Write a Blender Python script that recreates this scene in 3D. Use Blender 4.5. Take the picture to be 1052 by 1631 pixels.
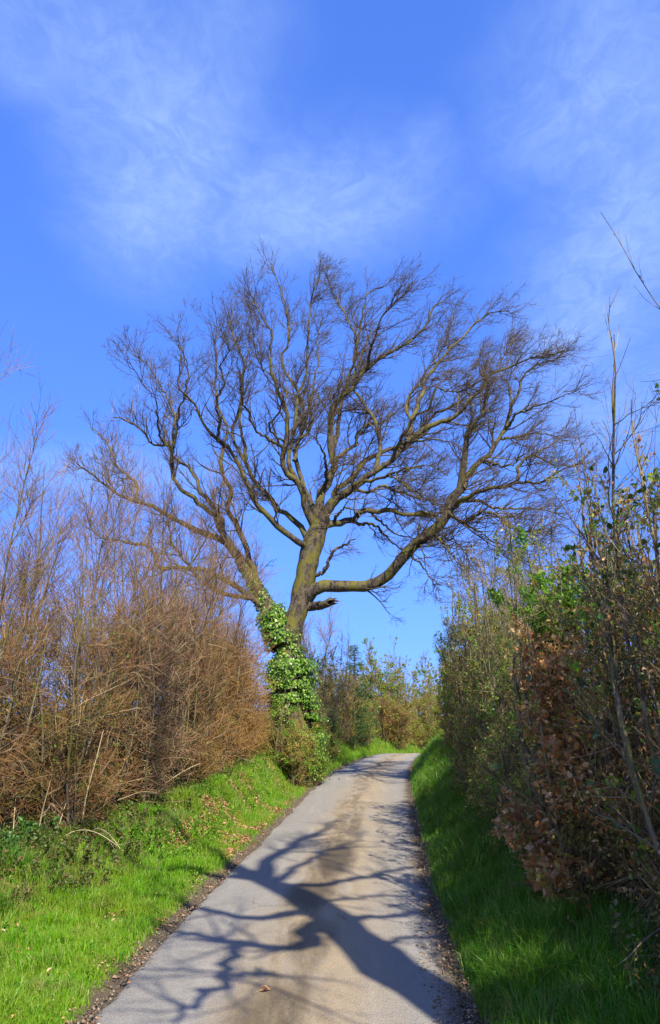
import bpy, math
import numpy as np
from mathutils import Vector

for o in list(bpy.data.objects):
    bpy.data.objects.remove(o, do_unlink=True)
SC = bpy.context.scene
COL = SC.collection

# ------------------------------------------------------------------ camera
EYE = 1.8
PITCH = math.atan(320 / 1300)
cam_data = bpy.data.cameras.new('camera')
cam_data.sensor_fit = 'VERTICAL'
cam_data.sensor_height = 24
cam_data.lens = 24 * 1300 / 1631
cam_data.clip_start = 0.05
cam_data.clip_end = 3000
cam = bpy.data.objects.new('camera', cam_data)
cam.location = (0, 0, EYE)
cam.rotation_euler = (math.pi / 2 + PITCH, 0, 0)
COL.objects.link(cam)
SC.camera = cam

# ------------------------------------------------------------------ light
SUN_AZ, SUN_EL = math.radians(19), math.radians(45)
SDIR = np.array([-math.sin(SUN_AZ), math.cos(SUN_AZ)])       # the way shadows run over the ground
to_sun = Vector((-SDIR[0] * math.cos(SUN_EL), -SDIR[1] * math.cos(SUN_EL), math.sin(SUN_EL)))
sl = bpy.data.lights.new('sun', 'SUN')
sl.energy = 5.0
sl.angle = math.radians(0.53)
sl.color = (1.0, 0.91, 0.74)
sun = bpy.data.objects.new('sun', sl)
sun.rotation_euler = to_sun.to_track_quat('Z', 'Y').to_euler()
sun.location = (10, -20, 30)
COL.objects.link(sun)

SC.view_settings.view_transform = 'Standard'
SC.view_settings.look = 'None'
SC.view_settings.exposure = 0.72
SC.view_settings.gamma = 1.0
SC.cycles.max_bounces = 5
SC.cycles.diffuse_bounces = 3
SC.cycles.glossy_bounces = 2
SC.cycles.transmission_bounces = 3
SC.cycles.transparent_max_bounces = 4
SC.cycles.use_fast_gi = False


class NT:
    """a small helper for node trees"""
    def __init__(s, tree):
        s.t = tree
        s.n = tree.nodes
        s.l = tree.links

    def add(s, kind, **kw):
        nd = s.n.new(kind)
        for k, v in kw.items():
            setattr(nd, k, v)
        return nd

    def put(s, sock, v):
        if isinstance(v, bpy.types.NodeSocket):
            s.l.new(v, sock)
        else:
            if isinstance(v, (tuple, list)) and len(v) == 3 and sock.type == 'RGBA':
                v = (*v, 1)
            sock.default_value = v

    def math(s, op, a, b=0.0, c=None, clamp=False):
        nd = s.add('ShaderNodeMath', operation=op)
        nd.use_clamp = clamp
        s.put(nd.inputs[0], a)
        s.put(nd.inputs[1], b)
        if c is not None:
            s.put(nd.inputs[2], c)
        return nd.outputs[0]

    def mix(s, f, a, b, blend='MIX'):
        nd = s.add('ShaderNodeMix', data_type='RGBA', blend_type=blend)
        nd.clamp_result = False
        s.put(nd.inputs[0], f)
        s.put(nd.inputs[6], a)
        s.put(nd.inputs[7], b)
        return nd.outputs[2]

    def noise(s, vec, scale, detail=4, rough=0.55, dist=0.0):
        nd = s.add('ShaderNodeTexNoise')
        if vec is not None:
            s.put(nd.inputs['Vector'], vec)
        s.put(nd.inputs['Scale'], scale)
        s.put(nd.inputs['Detail'], detail)
        s.put(nd.inputs['Roughness'], rough)
        s.put(nd.inputs['Distortion'], dist)
        return nd.outputs['Fac']

    def rng(s, v, a, b, c=0.0, d=1.0, smooth=True):
        nd = s.add('ShaderNodeMapRange')
        nd.interpolation_type = 'SMOOTHSTEP' if smooth else 'LINEAR'
        s.put(nd.inputs[0], v)
        for i, q in enumerate((a, b, c, d)):
            s.put(nd.inputs[1 + i], q)
        return nd.outputs[0]

    def mapping(s, vec, loc=(0, 0, 0), rot=(0, 0, 0), scale=(1, 1, 1), kind='POINT'):
        nd = s.add('ShaderNodeMapping', vector_type=kind)
        s.put(nd.inputs[0], vec)
        nd.inputs['Location'].default_value = loc
        nd.inputs['Rotation'].default_value = rot
        nd.inputs['Scale'].default_value = scale
        return nd.outputs[0]


# ------------------------------------------------------------------ sky with thin high cloud
world = bpy.data.worlds.new('World')
SC.world = world
world.use_nodes = True
w = NT(world.node_tree)
w.n.clear()
wout = w.add('ShaderNodeOutputWorld')
wbg = w.add('ShaderNodeBackground')
sky = w.add('ShaderNodeTexSky', sky_type='NISHITA')
sky.sun_disc = False
sky.sun_elevation = SUN_EL
sky.sun_rotation = math.atan2(to_sun.x, to_sun.y)
sky.air_density = 1.0
sky.dust_density = 0.3
sky.ozone_density = 2.2
tc = w.add('ShaderNodeTexCoord').outputs['Generated']
sep = w.add('ShaderNodeSeparateXYZ')
w.put(sep.inputs[0], tc)
zz = w.math('MAXIMUM', sep.outputs[2], 0.04)
cmb = w.add('ShaderNodeCombineXYZ')
w.put(cmb.inputs[0], w.math('DIVIDE', sep.outputs[0], zz))
w.put(cmb.inputs[1], w.math('DIVIDE', sep.outputs[1], zz))
lay = cmb.outputs[0]                                          # a flat cloud layer high above


def blob(cx, cy, rx, ry, rot, k=1.0):
    v = w.mapping(lay, (cx, cy, 0), (0, 0, rot), (rx, ry, 1), 'TEXTURE')
    ln = w.add('ShaderNodeVectorMath', operation='LENGTH')
    w.put(ln.inputs[0], v)
    return w.rng(ln.outputs['Value'], 1.35, 0.15, 0.0, k)


warp = w.add('ShaderNodeTexNoise')
w.put(warp.inputs['Vector'], lay)
warp.inputs['Scale'].default_value = 3.2
warp.inputs['Detail'].default_value = 3
wv = w.add('ShaderNodeVectorMath', operation='MULTIPLY_ADD')
w.put(wv.inputs[0], warp.outputs['Color'])
wv.inputs[1].default_value = (0.16, 0.16, 0)
w.put(wv.inputs[2], lay)
lay0 = lay
lay = wv.outputs[0]
masses = None
for b in [
        (-0.32, 1.36, 0.21, 0.50, 0.32, 0.95), (-0.06, 1.46, 0.36, 0.27, -0.35, 0.85), (-0.34, 1.10, 0.30, 0.20, 0.4, 0.75),
        (0.14, 1.27, 0.07, 0.12, 0.2, 0.5),
        (0.66, 1.75, 0.24, 0.85, -0.12, 0.9), (0.50, 1.15, 0.27, 0.32, 0.1, 0.85), (1.0, 2.6, 0.4, 0.7, -0.3, 0.6),
        (-1.0, 3.4, 0.6, 0.5, 0.2, 0.5)]:
    m = blob(b[0] + 0.08, b[1] + 0.08, *b[2:])
    masses = m if masses is None else w.math('MAXIMUM', masses, m)
back = w.math('MULTIPLY', w.rng(sep.outputs[1], 0.15, -0.35), w.rng(sep.outputs[2], -.05, .2, .4, .85))   # unseen cloud veil added behind the viewpoint as neutral fill light
masses = w.math('MAXIMUM', masses, back)
fine = w.noise(w.mapping(lay, scale=(1, 0.75, 1), rot=(0, 0, 0.5)), 17, 9, 0.66, 0.9)
soft = w.noise(w.mapping(lay, scale=(1.4, 0.8, 1), rot=(0, 0, -0.5)), 4.2, 4, 0.55, 0.3)
rip = w.noise(w.mapping(lay, scale=(1, 0.5, 1), rot=(0, 0, -0.7)), 44, 5, 0.6, 0.6)
tex = w.math('ADD', w.math('ADD', w.math('MULTIPLY', w.rng(fine, 0.36, 0.68), 0.45), w.math('MULTIPLY', w.rng(soft, 0.32, 0.66), 0.45)), w.math('MULTIPLY', w.rng(rip, .35, .65), .16))
dens = w.math('MULTIPLY', masses, w.math('MULTIPLY_ADD', tex, 0.66, 0.42), clamp=True)
flat = w.add('ShaderNodeGamma')                                # evens out the fall from horizon to zenith
w.put(flat.inputs[0], sky.outputs[0])
flat.inputs[1].default_value = 0.5
tint = w.mix(1.0, flat.outputs[0], (0.57, 1.14, 3.0), 'MULTIPLY')
cloudcol = w.mix(w.math('MULTIPLY', dens, 0.58), tint, w.mix(back, (2.8, 3.9, 6.0), (3.4, 3.1, 2.8)))
w.put(wbg.inputs['Color'], cloudcol)
wbg.inputs['Strength'].default_value = 0.12
w.l.new(wbg.outputs[0], wout.inputs[0])

# ------------------------------------------------------------------ materials


def mat(name):
    m = bpy.data.materials.new(name)
    m.use_nodes = True
    t = NT(m.node_tree)
    t.n.clear()
    out = t.add('ShaderNodeOutputMaterial')
    return m, t, out


def ramp(t, fac, stops):
    nd = t.add('ShaderNodeValToRGB')
    el = nd.color_ramp.elements
    while len(el) > 1:
        el.remove(el[-1])
    el[0].position = stops[0][0]
    el[0].color = (*stops[0][1], 1)
    for p, c in stops[1:]:
        e = el.new(p)
        e.color = (*c, 1)
    t.put(nd.inputs[0], fac)
    return nd.outputs[0]


def leaf_mat(name, cols, trans=0.35, rough=0.5, patch=None, patch_scale=1.2, dry=None):
    """cols: a ramp over the random value of each leaf or blade; patch: a colour that whole areas drift towards"""
    m, t, out = mat(name)
    geo = t.add('ShaderNodeNewGeometry')
    n = len(cols)
    c = ramp(t, geo.outputs['Random Per Island'], [(i / max(n - 1, 1), q) for i, q in enumerate(cols)])
    if patch is not None:
        f = t.rng(t.noise(geo.outputs['Position'], patch_scale, 3, 0.6), 0.42, 0.66, 0, 0.85)
        c = t.mix(f, c, patch)
    if dry is not None:
        f = t.math('MULTIPLY', t.rng(t.noise(geo.outputs['Position'], 2.7, 5, 0.65), 0.50, 0.66, 0, 0.75), t.rng(geo.outputs['Random Per Island'], .35, .6))
        c = t.mix(f, c, dry)
    p = t.add('ShaderNodeBsdfPrincipled')
    t.put(p.inputs['Base Color'], c)
    p.inputs['Roughness'].default_value = rough
    p.inputs['Specular IOR Level'].default_value = 0.5
    tr = t.add('ShaderNodeBsdfTranslucent')
    t.put(tr.inputs['Color'], c)
    mx = t.add('ShaderNodeMixShader')
    mx.inputs[0].default_value = trans
    t.l.new(p.outputs[0], mx.inputs[1])
    t.l.new(tr.outputs[0], mx.inputs[2])
    t.l.new(mx.outputs[0], out.inputs[0])
    return m


def twig_mat(name, cols, rough=0.75, moss=None):
    m, t, out = mat(name)
    geo = t.add('ShaderNodeNewGeometry')
    n = len(cols)
    c = ramp(t, geo.outputs['Random Per Island'], [(i / max(n - 1, 1), q) for i, q in enumerate(cols)])
    if moss is not None:
        f = t.rng(t.noise(geo.outputs['Position'], 2.5, 4, 0.6), 0.5, 0.62, 0, 0.8)
        c = t.mix(f, c, moss)
    p = t.add('ShaderNodeBsdfPrincipled')
    t.put(p.inputs['Base Color'], c)
    p.inputs['Roughness'].default_value = rough
    p.inputs['Specular IOR Level'].default_value = 0.25
    t.l.new(p.outputs[0], out.inputs[0])
    return m


def bark_mat(name, grey, moss, dark, moss_lo, moss_hi, scale=1.0):
    m, t, out = mat(name)
    geo = t.add('ShaderNodeNewGeometry')
    pos = geo.outputs['Position']
    str_ = t.mapping(pos, scale=(1, 1, 0.35))
    n1 = t.noise(str_, 9 * scale, 6, 0.65, 0.4)
    n2 = t.noise(pos, 1.7 * scale, 5, 0.6)
    n3 = t.noise(pos, 40 * scale, 4, 0.6)
    c = t.mix(t.rng(n1, 0.35, 0.65), dark, grey)
    c = t.mix(t.rng(t.noise(pos, 5 * scale, 4, 0.6), 0.58, 0.68, 0, 0.55), c, tuple(min(1, q * 1.9) for q in grey))
    c = t.mix(t.math('MULTIPLY', t.rng(n2, moss_lo, moss_hi), t.rng(n3, 0.3, 0.6, 0.45, 1)), c, moss)
    p = t.add('ShaderNodeBsdfPrincipled')
    t.put(p.inputs['Base Color'], c)
    p.inputs['Roughness'].default_value = 0.85
    p.inputs['Specular IOR Level'].default_value = 0.2
    b = t.add('ShaderNodeBump')
    b.inputs['Strength'].default_value = 0.7
    b.inputs['Distance'].default_value = 0.03
    t.put(b.inputs['Height'], t.math('ADD', n1, t.math('MULTIPLY', n3, 0.4)))
    t.l.new(b.outputs[0], p.inputs['Normal'])
    t.l.new(p.outputs[0], out.inputs[0])
    return m


M = {}
M['bark'] = bark_mat('beech_bark', (0.135, 0.11, 0.08), (0.15, 0.14, 0.025), (0.026, 0.021, 0.017), 0.45, 0.60, 1.6)
M['bark_plain'] = bark_mat('grey_bark', (0.20, 0.165, 0.115), (0.16, 0.16, 0.035), (0.07, 0.055, 0.04), 0.46, 0.66)
M['bark_dead'] = bark_mat('dead_bark', (0.13, 0.10, 0.08), (0.10, 0.10, 0.04), (0.03, 0.025, 0.02), 0.5, 0.7)
M['crown_twig'] = twig_mat('beech_twig', [(0.06, 0.042, 0.027), (0.12, 0.088, 0.05), (0.08, 0.056, 0.035), (0.16, 0.13, 0.06)])
M['purple_twig'] = twig_mat('purple_twig', [(0.20, 0.115, 0.06), (0.34, 0.22, 0.12), (0.24, 0.12, 0.06), (0.11, 0.07, 0.045), (0.50, 0.39, 0.23)])
M['tan_twig'] = twig_mat('tan_twig', [(0.22, 0.11, 0.04), (0.35, 0.18, 0.07), (0.10, 0.055, 0.03), (0.30, 0.14, 0.05), (0.18, 0.12, 0.05), (0.50, 0.36, 0.20)], moss=(0.20, 0.18, 0.04))
M['rust_twig'] = twig_mat('rust_twig', [(0.30, 0.15, 0.045), (0.44, 0.26, 0.09), (0.12, 0.065, 0.03), (0.36, 0.20, 0.06), (0.24, 0.17, 0.06)])
M['dark_twig'] = twig_mat('dark_twig', [(0.10, 0.07, 0.04), (0.24, 0.18, 0.09), (0.06, 0.04, 0.03), (0.42, 0.34, 0.17), (0.12, 0.07, 0.035)])
M['pale_twig'] = twig_mat('pale_twig', [(0.34, 0.23, 0.12), (0.46, 0.36, 0.22), (0.26, 0.15, 0.07), (0.20, 0.13, 0.08)])
M['straw'] = twig_mat('dry_straw', [(0.50, 0.38, 0.20), (0.62, 0.50, 0.30), (0.40, 0.28, 0.14)])
M['ivy'] = leaf_mat('ivy_leaf', [(0.08, 0.22, 0.012), (0.20, 0.40, 0.025), (0.03, 0.09, 0.010), (0.38, 0.52, 0.09), (0.04, 0.13, 0.015), (0.13, 0.28, 0.02)], 0.25, 0.38)
M['ivy_dark'] = leaf_mat('dark_ivy_leaf', [(0.035, 0.09, 0.015), (0.07, 0.15, 0.02), (0.02, 0.06, 0.012), (0.12, 0.20, 0.03)], 0.2, 0.3)
M['copper'] = leaf_mat('copper_leaf', [(0.46, 0.16, 0.03), (0.72, 0.36, 0.11), (0.20, 0.07, 0.025), (0.80, 0.58, 0.32), (0.54, 0.22, 0.05), (0.36, 0.19, 0.09), (0.78, 0.50, 0.24)], 0.5, 0.38)
M['fresh'] = leaf_mat('fresh_leaf', [(0.14, 0.36, 0.02), (0.28, 0.52, 0.04), (0.08, 0.22, 0.02), (0.38, 0.58, 0.08)], 0.55)
M['olive'] = leaf_mat('olive_leaf', [(0.26, 0.32, 0.05), (0.46, 0.48, 0.09), (0.32, 0.21, 0.06), (0.58, 0.48, 0.15)], 0.55)
M['hawthorn'] = leaf_mat('hawthorn_leaf', [(0.17, 0.33, 0.035), (0.34, 0.48, 0.06), (0.08, 0.17, 0.025), (0.50, 0.44, 0.11), (0.42, 0.22, 0.06), (0.24, 0.40, 0.05)], 0.5, 0.38)
M['needle'] = leaf_mat('conifer_needle', [(0.04, 0.10, 0.02), (0.08, 0.16, 0.03), (0.05, 0.11, 0.025), (0.12, 0.18, 0.04)], 0.2)
M['yellow'] = leaf_mat('gorse_petal', [(0.80, 0.55, 0.02), (0.85, 0.65, 0.04)], 0.4)
M['brown_leaf'] = leaf_mat('brown_leaf', [(0.36, 0.17, 0.05), (0.52, 0.31, 0.11), (0.22, 0.11, 0.04)], 0.4)
M['nettle'] = leaf_mat('nettle_leaf', [(0.06, 0.18, 0.03), (0.12, 0.28, 0.05), (0.04, 0.12, 0.025)], 0.35)
M['bramble'] = leaf_mat('bramble_leaf', [(0.05, 0.12, 0.02), (0.12, 0.20, 0.03), (0.16, 0.12, 0.04), (0.08, 0.16, 0.03), (0.26, 0.15, 0.07)], 0.3)
M['grass'] = leaf_mat('grass_blade', [(0.12, 0.38, 0.006), (0.22, 0.50, 0.010), (0.07, 0.26, 0.006), (0.32, 0.52, 0.02), (0.14, 0.42, 0.008), (0.48, 0.44, 0.14)], 0.45, 0.45, (0.28, 0.40, 0.03), 1.4, (0.42, 0.36, 0.14))
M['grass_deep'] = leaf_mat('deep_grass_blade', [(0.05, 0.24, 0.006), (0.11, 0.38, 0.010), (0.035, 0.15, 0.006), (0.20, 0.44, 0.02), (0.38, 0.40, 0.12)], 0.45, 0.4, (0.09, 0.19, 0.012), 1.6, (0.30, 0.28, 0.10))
M['litter'] = leaf_mat('leaf_litter', [(0.42, 0.19, 0.07), (0.55, 0.33, 0.17), (0.28, 0.12, 0.05), (0.60, 0.42, 0.26)], 0.15, 0.6)

# ------------------------------------------------------------------ helpers
R0 = np.random.default_rng(11)


def link(name, data, parent=None):
    o = bpy.data.objects.new(name, data)
    COL.objects.link(o)
    if parent is not None:
        o.parent = parent
        o.matrix_parent_inverse = parent.matrix_basis.inverted()
    return o


def thing(name, label, cat, loc=(0, 0, 0), group=None):
    o = bpy.data.objects.new(name, None)
    o.empty_display_size = 0.2
    COL.objects.link(o)
    o.location = loc
    o['label'] = label
    o['category'] = cat
    if group:
        o['group'] = group
    return o


def tag(o, label, cat, group=None, kind=None):
    o['label'] = label
    o['category'] = cat
    if group:
        o['group'] = group
    if kind:
        o['kind'] = kind
    return o


def make_mesh(name, parts, material, parent=None, smooth=False):
    """parts: list of (verts (n,3), faces (m,3|4))"""
    V, L, S, off = [], [], [], 0
    for v, f in parts:
        if len(v) == 0 or len(f) == 0:
            continue
        V.append(v)
        L.append((f + off).ravel())
        S.append(np.full(len(f), f.shape[1], np.int32))
        off += len(v)
    V = np.concatenate(V).astype(np.float32)
    L = np.concatenate(L).astype(np.int32)
    S = np.concatenate(S)
    if parent is not None:
        V = V - np.array(parent.location, np.float32)
    me = bpy.data.meshes.new(name)
    me.vertices.add(len(V))
    me.vertices.foreach_set('co', V.ravel())
    me.loops.add(len(L))
    me.loops.foreach_set('vertex_index', L)
    me.polygons.add(len(S))
    me.polygons.foreach_set('loop_start', np.r_[0, np.cumsum(S)[:-1]].astype(np.int32))
    me.polygons.foreach_set('loop_total', S)
    if smooth:
        me.polygons.foreach_set('use_smooth', np.ones(len(S), bool))
    me.update(calc_edges=True)
    me.materials.append(material)
    o = bpy.data.objects.new(name, me)
    COL.objects.link(o)
    if parent is not None:
        o.parent = parent
    return o


def nrm(a):
    return a / np.maximum(np.linalg.norm(a, axis=-1, keepdims=True), 1e-9)


def tubes(P, R, sides=3, lump=0.0, rng=R0, cap=False):
    """P (N,K,3), R (N,K) -> verts, quads; every polyline becomes a tube of its own"""
    N, K, _ = P.shape
    if N == 0:
        return np.zeros((0, 3)), np.zeros((0, 4), int)
    T = nrm(np.gradient(P, axis=1))
    main = nrm(P[:, -1] - P[:, 0])
    ax = np.eye(3)[np.argmin(np.abs(main), axis=1)][:, None, :]
    U = nrm(np.cross(T, ax))
    W = np.cross(T, U)
    a = np.arange(sides) * 2 * np.pi / sides
    rr = R[:, :, None] * np.ones(sides)
    if lump:
        rr = rr * (1 + rng.normal(0, lump, rr.shape))
    V = P[:, :, None, :] + rr[..., None] * (U[:, :, None, :] * np.cos(a)[:, None] + W[:, :, None, :] * np.sin(a)[:, None])
    i = (np.arange(N) * K * sides)[:, None, None]
    k = (np.arange(K - 1) * sides)[None, :, None]
    s = np.arange(sides)[None, None, :]
    s2 = (s + 1) % sides
    F = np.stack([i + k + s, i + k + s2, i + k + sides + s2, i + k + sides + s], -1).reshape(-1, 4)
    return V.reshape(-1, 3), F


def at(P, R, idx, t):
    K = P.shape[1]
    f = np.clip(t * (K - 1), 0, K - 1.0001)
    k = f.astype(int)
    fr = (f - k)
    p = P[idx, k] * (1 - fr[:, None]) + P[idx, k + 1] * fr[:, None]
    r = R[idx, k] * (1 - fr) + R[idx, k + 1] * fr
    return p, r, nrm(P[idx, k + 1] - P[idx, k])


def walk(base, d, L, K, trop, wig, rng):
    pts = [base]
    trop = np.asarray(trop, float)
    for j in range(K - 1):
        d = nrm(d + trop / (K - 1) * 1.5 + rng.normal(0, wig, d.shape))
        pts.append(pts[-1] + d * (L / (K - 1))[:, None])
    return np.stack(pts, 1)


def grow(B, n, l0, l1, a0=0.4, a1=1.0, trop=(0, 0, 0.3), K=5, rr=0.6, rmax=0.03, rmin=0.0015, tip=0.35, wig=0.18, t0=0.1, t1=1.0, rng=R0, taper=0.4, aim=None):
    P, R = B
    seg = np.linalg.norm(np.diff(P, axis=1), axis=2).sum(1)
    idx = rng.choice(len(P), n, p=seg / seg.sum())
    t = rng.uniform(t0, t1, n)
    p, r, T = at(P, R, idx, t)
    q = nrm(np.cross(T, rng.normal(0, 1, (n, 3))))
    if aim is not None:
        q = nrm(q + np.asarray(aim))
    a = rng.uniform(a0, a1, n)[:, None]
    d = nrm(T * np.cos(a) + q * np.sin(a))
    L = rng.uniform(l0, l1, n) * (1 - taper * t)
    Q = walk(p, d, L, K, trop, wig, rng)
    r = np.clip(r * rr, rmin, rmax)
    return Q, r[:, None] * np.linspace(1, tip, K)[None]


def cut(B, mask):
    return B[0][mask], B[1][mask]


def unit(rng, n):
    return nrm(rng.normal(0, 1, (n, 3)))


def leaves(P, D, N, L, wid=0.55, fold=0.12, fine=False):
    """leaf at P pointing along D, facing N, length L"""
    n = len(P)
    if n == 0:
        return np.zeros((0, 3)), np.zeros((0, 3), int)
    D = nrm(D)
    S = nrm(np.cross(D, N))
    N = np.cross(S, D)
    L = np.broadcast_to(L, (n,))[:, None]
    W = L * wid * 0.5
    if not fine:
        v = np.stack([P, P + D * L * 0.45 + S * W + N * L * fold, P + D * L, P + D * L * 0.45 - S * W + N * L * fold], 1)
        b = (np.arange(n) * 4)[:, None]
        F = np.concatenate([b + [0, 1, 2], b + [0, 2, 3]])
        return v.reshape(-1, 3), F
    v = np.stack([P, P + D * L * .35, P + D * L * .7, P + D * L - N * L * .06,
                  P + D * L * .25 + S * W * .85 + N * L * fold, P + D * L * .6 + S * W * .9 + N * L * fold,
                  P + D * L * .25 - S * W * .85 + N * L * fold, P + D * L * .6 - S * W * .9 + N * L * fold], 1)
    b = (np.arange(n) * 8)[:, None]
    F = np.concatenate([b + q for q in ([0, 4, 1], [1, 4, 5], [1, 5, 2], [2, 5, 3], [0, 1, 6], [1, 7, 6], [1, 2, 7], [2, 3, 7])])
    return v.reshape(-1, 3), F


def leaves_on(B, n, size, rng, up=0.5, hang=0.0, wid=0.55, fine=False, jitter=0.01, out=None, t0=0.2):
    P, R = B
    if len(P) == 0:
        return np.zeros((0, 3)), np.zeros((0, 3), int)
    pool = rng.integers(0, len(P), max(3, int(len(P) * .4)))      # leaves gather on some twigs and leave others bare
    idx = pool[rng.integers(0, len(pool), n)]
    tsz = rng.uniform(.6, 1.25, len(P))[idx]
    p, r, T = at(P, R, idx, rng.uniform(t0, 1, n))
    p = p + rng.normal(0, jitter, p.shape)
    d = nrm(T * 0.5 + unit(rng, n) * 0.9 + np.array([0, 0, -hang]))
    nn = nrm(unit(rng, n) + np.array([0, 0, up]))
    return leaves(p, d, nn, rng.uniform(size[0], size[1], n) * tsz, wid, rng.uniform(.02, .22, (n, 1)), fine)


# ------------------------------------------------------------------ lie of the land
LY = [-40, 0, 5.45, 6.6, 8.6, 10.4, 15.5, 20, 26.7, 32, 37.2, 42.9, 47, 52, 58, 66, 80, 110]
LX = [-1.9, -1.55, -1.48, -1.42, -1.32, -1.16, -0.80, -0.50, 0.10, 0.90, 1.9, 3.4, 5.2, 8.4, 14, 24, 45, 100]
_ys = np.arange(-40, 110, 0.25)
_xs = np.interp(_ys, LY, LX)
for _ in range(3):
    _xs = np.convolve(np.pad(_xs, 6, mode='reflect', reflect_type='odd'), np.ones(13) / 13, 'valid')


def left_edge(y):
    return np.interp(y, _ys, _xs)


def road_w(y):
    s = (left_edge(y + .5) - left_edge(y - .5))
    return np.interp(y, [5, 10, 16, 27, 36, 110], [2.36, 2.33, 2.36, 2.4, 2.1, 2.1]) * np.sqrt(1 + s * s)


def right_edge(y):
    return left_edge(y) + road_w(y)


def sm(a, b, x):
    t = np.clip((x - a) / (b - a), 0, 1)
    return t * t * (3 - 2 * t)


def vnoise(x, y, s=1.0, seed=0):
    x = np.asarray(x, float) * s + seed * 17.3
    y = np.asarray(y, float) * s - seed * 9.1
    xi, yi = np.floor(x), np.floor(y)
    fx, fy = x - xi, y - yi
    fx, fy = fx * fx * (3 - 2 * fx), fy * fy * (3 - 2 * fy)

    def h(a, b):
        q = np.sin(a * 127.1 + b * 311.7 + seed) * 43758.5453
        return q - np.floor(q)
    return (h(xi, yi) * (1 - fx) + h(xi + 1, yi) * fx) * (1 - fy) + (h(xi, yi + 1) * (1 - fx) + h(xi + 1, yi + 1) * fx) * fy


def roll(y):
    """the lane tips over a slight crest and drops away beyond it"""
    return -.0045 * np.clip(np.asarray(y, float) - 36, 0, 18) ** 2


def ground_z(x, y):
    x, y = np.broadcast_arrays(np.asarray(x, float), np.asarray(y, float))
    cosl = 1 / np.sqrt(1 + (left_edge(y + .5) - left_edge(y - .5)) ** 2)
    dl = (left_edge(y) - x) * cosl
    dr = (x - right_edge(y)) * cosl
    hl = np.interp(y, [5, 10, 13, 16, 22, 30, 45], [.28, .36, .48, .58, .85, .7, .5])
    l0 = np.interp(y, [5, 9, 11.5, 14, 20, 30], [1.3, 1.0, .6, .35, .35, .4])
    l1 = np.interp(y, [5, 9, 11.5, 13.5, 17, 22, 30], [2.7, 2.2, 1.35, 1.1, 1.0, 1.1, 1.5])
    zl = sm(0, 0.25, dl) * 0.03 + dl.clip(0, 2) * 0.02 + hl * sm(l0, l1, dl)
    hr = np.interp(y, [4, 7, 10, 24, 45], [.28, .36, .50, .75, .6])
    zr = hr * sm(-0.05, .95, dr)
    z = np.where(dl > 0, zl, np.where(dr > 0, zr, -0.03))
    off = np.maximum(dl, dr)
    z = z + roll(y)
    z = z + sm(0.05, 0.8, off) * ((vnoise(x, y, 1.3, 1) - .5) * .12 + (vnoise(x, y, 4.1, 2) - .5) * .05)
    return z + sm(8, 120, off) * (vnoise(x, y, .02, 3) - .3) * 1.2

# ------------------------------------------------------------------ ground and road
def grid_mesh(name, X, Y, Z, material, attrs):
    a, b = X.shape
    V = np.stack([X, Y, Z], -1).reshape(-1, 3)
    i = np.arange(a - 1)[:, None] * b + np.arange(b - 1)[None]
    F = np.stack([i, i + 1, i + b + 1, i + b], -1).reshape(-1, 4)
    o = make_mesh(name, [(V, F)], material, smooth=True)
    for k, v in attrs.items():
        at_ = o.data.attributes.new(k, 'FLOAT', 'POINT')
        at_.data.foreach_set('value', v.ravel().astype(np.float32))
    return o


m, t, out = mat('earth_and_moss')
pos = t.add('ShaderNodeNewGeometry').outputs['Position']
off = t.add('ShaderNodeAttribute', attribute_name='off').outputs['Fac']
rgt = t.add('ShaderNodeAttribute', attribute_name='right_side').outputs['Fac']
n1 = t.noise(pos, 7, 6, 0.65)
n2 = t.noise(pos, 60, 4, 0.7)
soil = t.mix(n2, (0.07, 0.05, 0.03), (0.22, 0.165, 0.105))
soil = t.mix(t.rng(t.noise(pos, 25, 3, 0.6), 0.6, 0.7, 0, 0.8), soil, (0.26, 0.13, 0.06))
moss = t.mix(n1, (0.07, 0.09, 0.018), (0.14, 0.22, 0.02))
f = t.rng(t.math('ADD', off, t.math('MULTIPLY_ADD', n1, 0.5, -0.25)), 0.05, 0.2)
c = t.mix(f, soil, moss)
c = t.mix(t.rng(off, 2.6, 3.6, 0, 0.9), c, t.mix(n1, (0.05, 0.035, 0.02), (0.13, 0.08, 0.04)))
p = t.add('ShaderNodeBsdfPrincipled')
t.put(p.inputs['Base Color'], c)
p.inputs['Roughness'].default_value = 0.95
b = t.add('ShaderNodeBump')
b.inputs['Distance'].default_value = 0.03
t.put(b.inputs['Height'], t.math('ADD', n1, n2))
t.l.new(b.outputs[0], p.inputs['Normal'])
t.l.new(p.outputs[0], out.inputs[0])
M['ground'] = m

cols = np.r_[-900, -500, -250, -120, -60, -30, -18, -12, np.arange(-9, -4, .5), np.arange(-4, 6.5, .08), np.arange(6.5, 12, .6), 14, 20, 32, 60, 120, 250, 500, 900]
rows = np.r_[-60, -30, -15, -8, np.arange(-4, 30, .12), np.arange(30, 70, .3), 75, 80, 90, 100, 120, 150, 200, 300, 500, 900]
Y, O = np.meshgrid(rows, cols, indexing='ij')
X = left_edge(Y) + O
Z = ground_z(X, Y)
cosl = 1 / np.sqrt(1 + (left_edge(Y + .5) - left_edge(Y - .5)) ** 2)
OFF = np.maximum((left_edge(Y) - X), (X - right_edge(Y))) * cosl
gobj = grid_mesh('ground', X, Y, Z, m, {'off': OFF, 'right_side': (X > right_edge(Y)).astype(float)})
gobj['kind'] = 'structure'

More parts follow.
